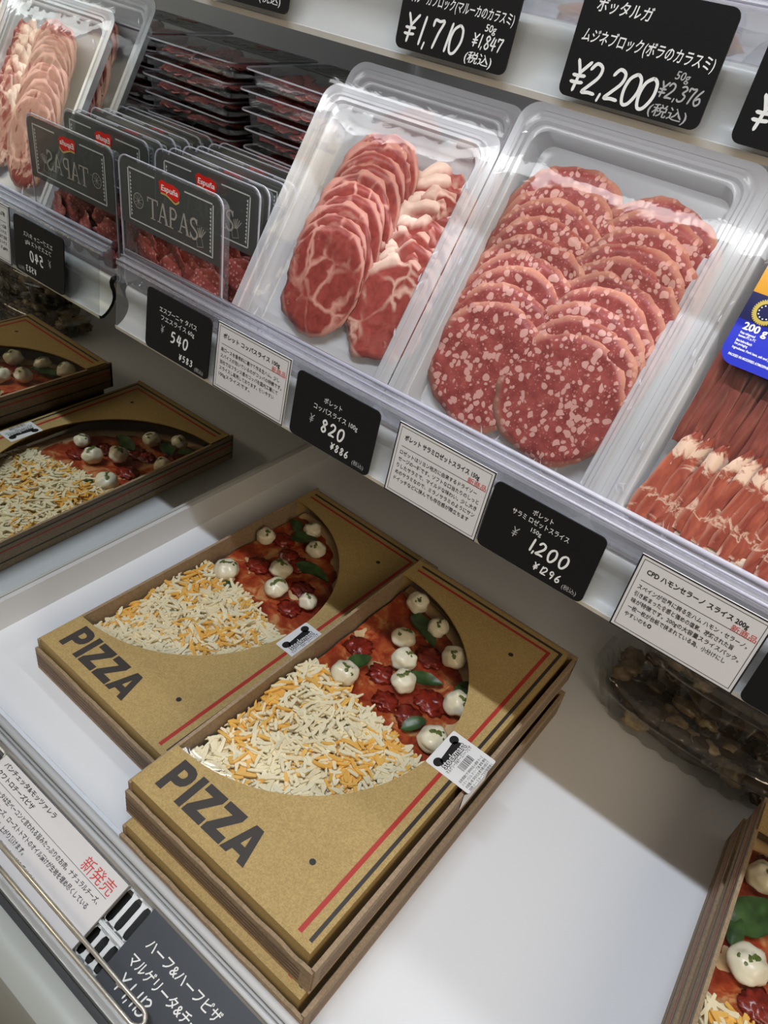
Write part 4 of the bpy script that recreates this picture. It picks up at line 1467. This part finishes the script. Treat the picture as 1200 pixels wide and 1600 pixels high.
def make_snack(label, group):
    t = thing('snack_pack', label, 'snack pack', (0, 0, 0), (0, 0, 0), group)
    # clear tray with a flange
    b = MB()
    prof = [(0, .4), (0, 0), (3.4, 0), (4.2, -1.5), (5.4, -10.5), (8, -12)]
    b.loft([[(q[0], q[1], z) for q in rrect(i_, PW - i_, i_, (PH - i_ if i_ < 5.5 else 54 - i_ + 6), max(8 - i_ * .2, 4), 5)] for i_, z in prof], 0, close_last=True)
    b.build('tray', M['clearplastic'], t, angle=50)
    b = MB()
    for zz in (-.25, .85):
        b.loft([[(q[0], q[1], z) for q in rrect(i_, PW - i_, i_, PH - i_, 8 - i_ * .2, 5)] for i_, z in ((-.1, zz), (.55, zz))], 0)
    b.loft([[(q[0], q[1], z) for q in rrect(-.1, PW + .1, -.1, PH + .1, 8, 5)] for z in (-.25, .85)], 0)
    b.build('rim', M['bead'], t)  # whitish edging that paints the highlight along the flange
    b = MB()
    b.flat(rrect(1, PW - 1, 1, PH - 1, 7, 5), .7)
    b.build('film', M['window'], t)
    rnd = random.Random(77)
    for i in range(14):
        o = bpy.data.objects.new('fuet_slice', fuet_v[i % 3])
        COL.objects.link(o)
        o.parent = t
        col, row = i % 5, i // 5
        o.location = ((21.5 + col * 16.3 + rnd.uniform(-2, 2)) * MM, (18.5 + row * 12.5 + rnd.uniform(-1.5, 2)) * MM, (-6.2 + rnd.uniform(-2.2, 1.6)) * MM)
        o.rotation_euler = (R_(rnd.uniform(-14, 14)), R_(rnd.uniform(-14, 14)), R_(rnd.uniform(0, 360)))
    # dark printed label on the upper half
    b = MB()
    b.flat([(1.5, 53.5), (PW - 1.5, 53.5), (PW - 1.5, PH - 8), (PW - 3, PH - 4), (PW - 7, PH - 2), (7, PH - 2), (3, PH - 4), (1.5, PH - 8)], .95)
    lab = b.build('label', M['smoke'], t)
    lab['label'] = 'smoky dark printed label'
    b = MB()
    z = 1.15
    fx0, fx1, fy0, fy1 = 10.5, PW - 8.5, 57.5, 94
    b.flat([(fx0, fy0), (fx1, fy0), (fx1, fy0 + 1), (fx0, fy0 + 1)], z, 0)
    b.flat([(fx0, fy0), (fx0 + 1.1, fy0), (fx0 + 1.1, fy1), (fx0, fy1)], z, 0)
    b.flat([(fx1 - 1.1, fy0), (fx1, fy0), (fx1, fy1), (fx1 - 1.1, fy1)], z, 0)
    b.flat([(fx0, fy1 - 1), (40, fy1 - 1), (40, fy1), (fx0, fy1)], z, 0)
    b.flat([(71, fy1 - 1), (fx1, fy1 - 1), (fx1, fy1), (71, fy1)], z, 0)
    wavy_strip(b, fx0 + 2.2, fy0 + 3, fy1 - 3, 1, z, 0)
    wavy_strip(b, fx1 - 2.2, fy0 + 3, fy1 - 3, -1, z, 0)
    # round loaf sketch and bunch-of-sticks sketch
    ring(b, 21.5, 73, 5.0, 5.5, z, 1, 20)
    for q in range(5):
        a = .4 + q * .6
        ribbon(b, [(21.5 - 4.6 * math.cos(a), 73 - 4.6 * math.sin(a)), (21.5 + 4.6 * math.cos(a), 73 + 4.6 * math.sin(a))], .35, z, 1, False)
    ribbon(b, [(84, 60.5), (83, 67), (88, 68.5), (90, 62), (84, 60.5)], .5, z, 1, False)
    for q in range(5):
        ribbon(b, [(86 + q * .5, 68), (84.5 + q * 1.9, 75 - abs(q - 2) * .8)], .9, z, 1, False)
    x = 30.5
    for fn, adv in ((serif_T, .80), (serif_A, .80), (serif_P, .72), (serif_A, .80), (serif_S, .6)):
        fn(b, x, 64.5, 14.5, z, 1)
        x += adv * 14.5
    b.build('print', [M['frameline'], M['lettergrey']], lab)
    b = MB()
    b.flat([(44.5, 92.6), (47.5, 94.8), (53, 93.9), (59, 94.3), (64.5, 93), (66.5, 90.8), (65.3, 85.6), (61.8, 83.6), (56.5, 84.8), (51, 86.5), (46, 86.1)], z + .02, 0)
    ribbon(b, [(46.5, 85.6), (52, 85.6), (57, 84), (61.8, 82.6), (65.6, 85)], 1.2, z, 1)
    put_text(b, 'Espu\u00f1a', 47, 87.9, 5.4, z + .1, 2, 'L', 0.02, 17.5, 0.1)
    lg = b.build('logo', [M['redlogo'], M['golden'], M['chalk']], lab)
    lg['label'] = 'red logo with white lettering'
    return t

GS = 'upright snack packs at the left end of the shelf'
proto = make_snack('upright dark labelled snack pack at the front of the row by the mirror', GS)
def upright(o, y, z, x=2.6, rz=0.0, rx=90):
    o.location = (x * MM, y * MM, z * MM)
    o.rotation_euler = (R_(rx), 0, rz)
Z0 = 279.0
upright(proto, 356.0, Z0, 2.6, 0, 90.5)
names_ = ['second', 'third', 'fourth', 'fifth', 'sixth', 'last']
for i, (y, dz, dx) in enumerate(((385.5, 0.5, 0.6), (398, -.2, 0), (411, .4, 1.0), (424, -.6, .2), (436, .3, .8), (447, 0, .3))):
    c = copy_tree(proto)
    upright(c, y, Z0 + 1 + dz, 2.6 + dx, R_(.8 * (-1) ** i), 89.5)
    c['label'] = f'upright dark labelled snack pack, {names_[i]} in the row counted from the front' if i < 5 else 'upright dark labelled snack pack at the very back of the upright row'
    c['group'] = GS
# packs lying flat in a stack behind them
rnd = random.Random(3)
GF = 'snack packs lying flat in stacks behind the upright row'
ordn = ['lowest', 'second lowest', 'third from the bottom', 'fourth from the bottom', 'fifth from the bottom', 'sixth from the bottom', 'fifth from the top', 'fourth from the top', 'third from the top', 'second from the top', 'topmost']
for k, (sx, sy, tot, where) in enumerate(((3.0, 464, 11, 'in the stack by the mirror'), (118.5, 480, 11, 'in the stack behind the coppa packs'))):
    for i in range(tot):
        c = copy_tree(proto)
        c.location = ((sx + rnd.uniform(0, 3)) * MM, (sy + rnd.uniform(-4, 4)) * MM, (Z0 + 12.5 + i * 14.0) * MM)
        c.rotation_euler = (R_(rnd.uniform(-.6, .6)), R_(rnd.uniform(-.6, .6)), R_(rnd.uniform(-1.6, 1.6)))
        c['label'] = f'flat snack pack, {ordn[i]} {where}'
        c['group'] = GF

# ------------------------------------------------------------------ clamshells of antipasti at the back right of the deck
def stadium(cx, cy, hx, hy, n=120):
    """rounded oblong"""
    pts = []
    for i in range(n):
        a = 2 * PI * i / n
        c, s_ = math.cos(a), math.sin(a)
        k = 1.0 / ((abs(c) ** 3.2 + abs(s_) ** 3.2) ** (1 / 3.2))
        pts.append((cx + hx * k * c, cy + hy * k * s_))
    return pts
def make_clam(label, loc, rotz, seed, group):
    t = thing('food_container', label, 'food container', loc, (0, 0, rotz), group)
    hx, hy = 100, 58
    def loop(k, z, rib):
        base = stadium(0, 0, hx * k, hy * k)
        out = []
        for i, (x, y) in enumerate(base):
            q = 1 + rib * (1 if (i // 2) % 2 == 0 else -1)
            out.append((x * q, y * q, z))
        return out
    b = MB()
    b.loft([loop(.80, 0, 0), loop(.84, 1, .028), loop(.92, 24, .024), loop(.955, 30, 0), loop(1.0, 31, 0), loop(1.0, 32.5, 0)], close_first=True)
    b.build('tub', M['clam'], t, angle=50)
    b = MB()
    b.loft([loop(1.01, 31.0, 0), loop(1.01, 34.0, 0), loop(.95, 35.0, 0), loop(.92, 40, 0.0), loop(.86, 43.0, 0.0)], close_last=True)
    b.poly([(-hx - 10, -14), (-hx + 4, -18), (-hx + 4, 18), (-hx - 10, 14)], 32.8, 34)
    b.build('lid', M['clam'], t, angle=50)
    rnd = random.Random(seed)
    b = MB()
    blob(b, 0, 0, 8, 78, 45, 7, seed, .2, 40, 12)
    b.build('marinade', M['antidark'], t, smooth=True)
    for i in range(52):
        x, y = rnd.uniform(-80, 80), rnd.uniform(-42, 42)
        b = MB()
        r = rnd.uniform(7, 13)
        blob(b, x, y, rnd.uniform(9, 25), r * rnd.uniform(.8, 1.3), r * rnd.uniform(.7, 1.1), r * .55, seed + i, .45, 16, 9)
        dark = rnd.random() < .5
        b.build('antipasti_piece', M['antidark'] if dark else M['anti'], t, smooth=True)
    return t
GC = 'clear containers of marinated food stacked at the back of the deck'
make_clam('clear ribbed container of marinated food, lower one of the pair at right', (512, 568, .3), R_(-1), 2.5, GC)
make_clam('clear ribbed container of marinated food, upper one of the pair at right', (533, 590, 44.0), R_(1.5), 6.5, GC)

# ------------------------------------------------------------------ packs on the upper shelf, behind its riser
GU = 'clear packs lying on the upper shelf'
for i, (x, y, z, rz, lb) in enumerate(((286, 448, 504.5, 5, 'clear vacuum pack with an orange block between the two handwritten tags'),
                                  (345, 452, 504.5, -4, 'clear vacuum pack with an orange block behind the 2,200 yen tag'),
                                  (404, 450, 504.5, 3, 'clear vacuum pack with an orange block at the top right corner'))):
    t = thing('vacuum_pack', lb, 'vacuum pack', (x, y, z), (0, 0, R_(rz)), GU)
    b = MB()
    n = 20
    v, f = [], []
    for j in range(n + 1):
        for k in range(n + 1):
            u_, w_ = k / n * 2 - 1, j / n * 2 - 1
            e = max(0, 1 - max(abs(u_), abs(w_)) ** 4)
            v.append((u_ * 27, w_ * 44, 2 + 13 * min(1, e * 1.6) + 1.6 * noise.noise((u_ * 4 + i, w_ * 5, i)) * (0.4 + e)))
    for j in range(n):
        for k in range(n):
            a = j * (n + 1) + k
            f.append((a, a + 1, a + n + 2, a + n + 1))
    b.add(v, f)
    b.add([(q[0], q[1], 0.4) for q in v], [tuple(reversed(q)) for q in f])
    b.build('film', M['filmflap'], t, smooth=True)
    b = MB()
    blob(b, 0, 2, 7.5, 17, 33, 6, i + .5, .25)
    b.build('roe_block', M['roe'], t, smooth=True)

bpy.context.view_layer.update()
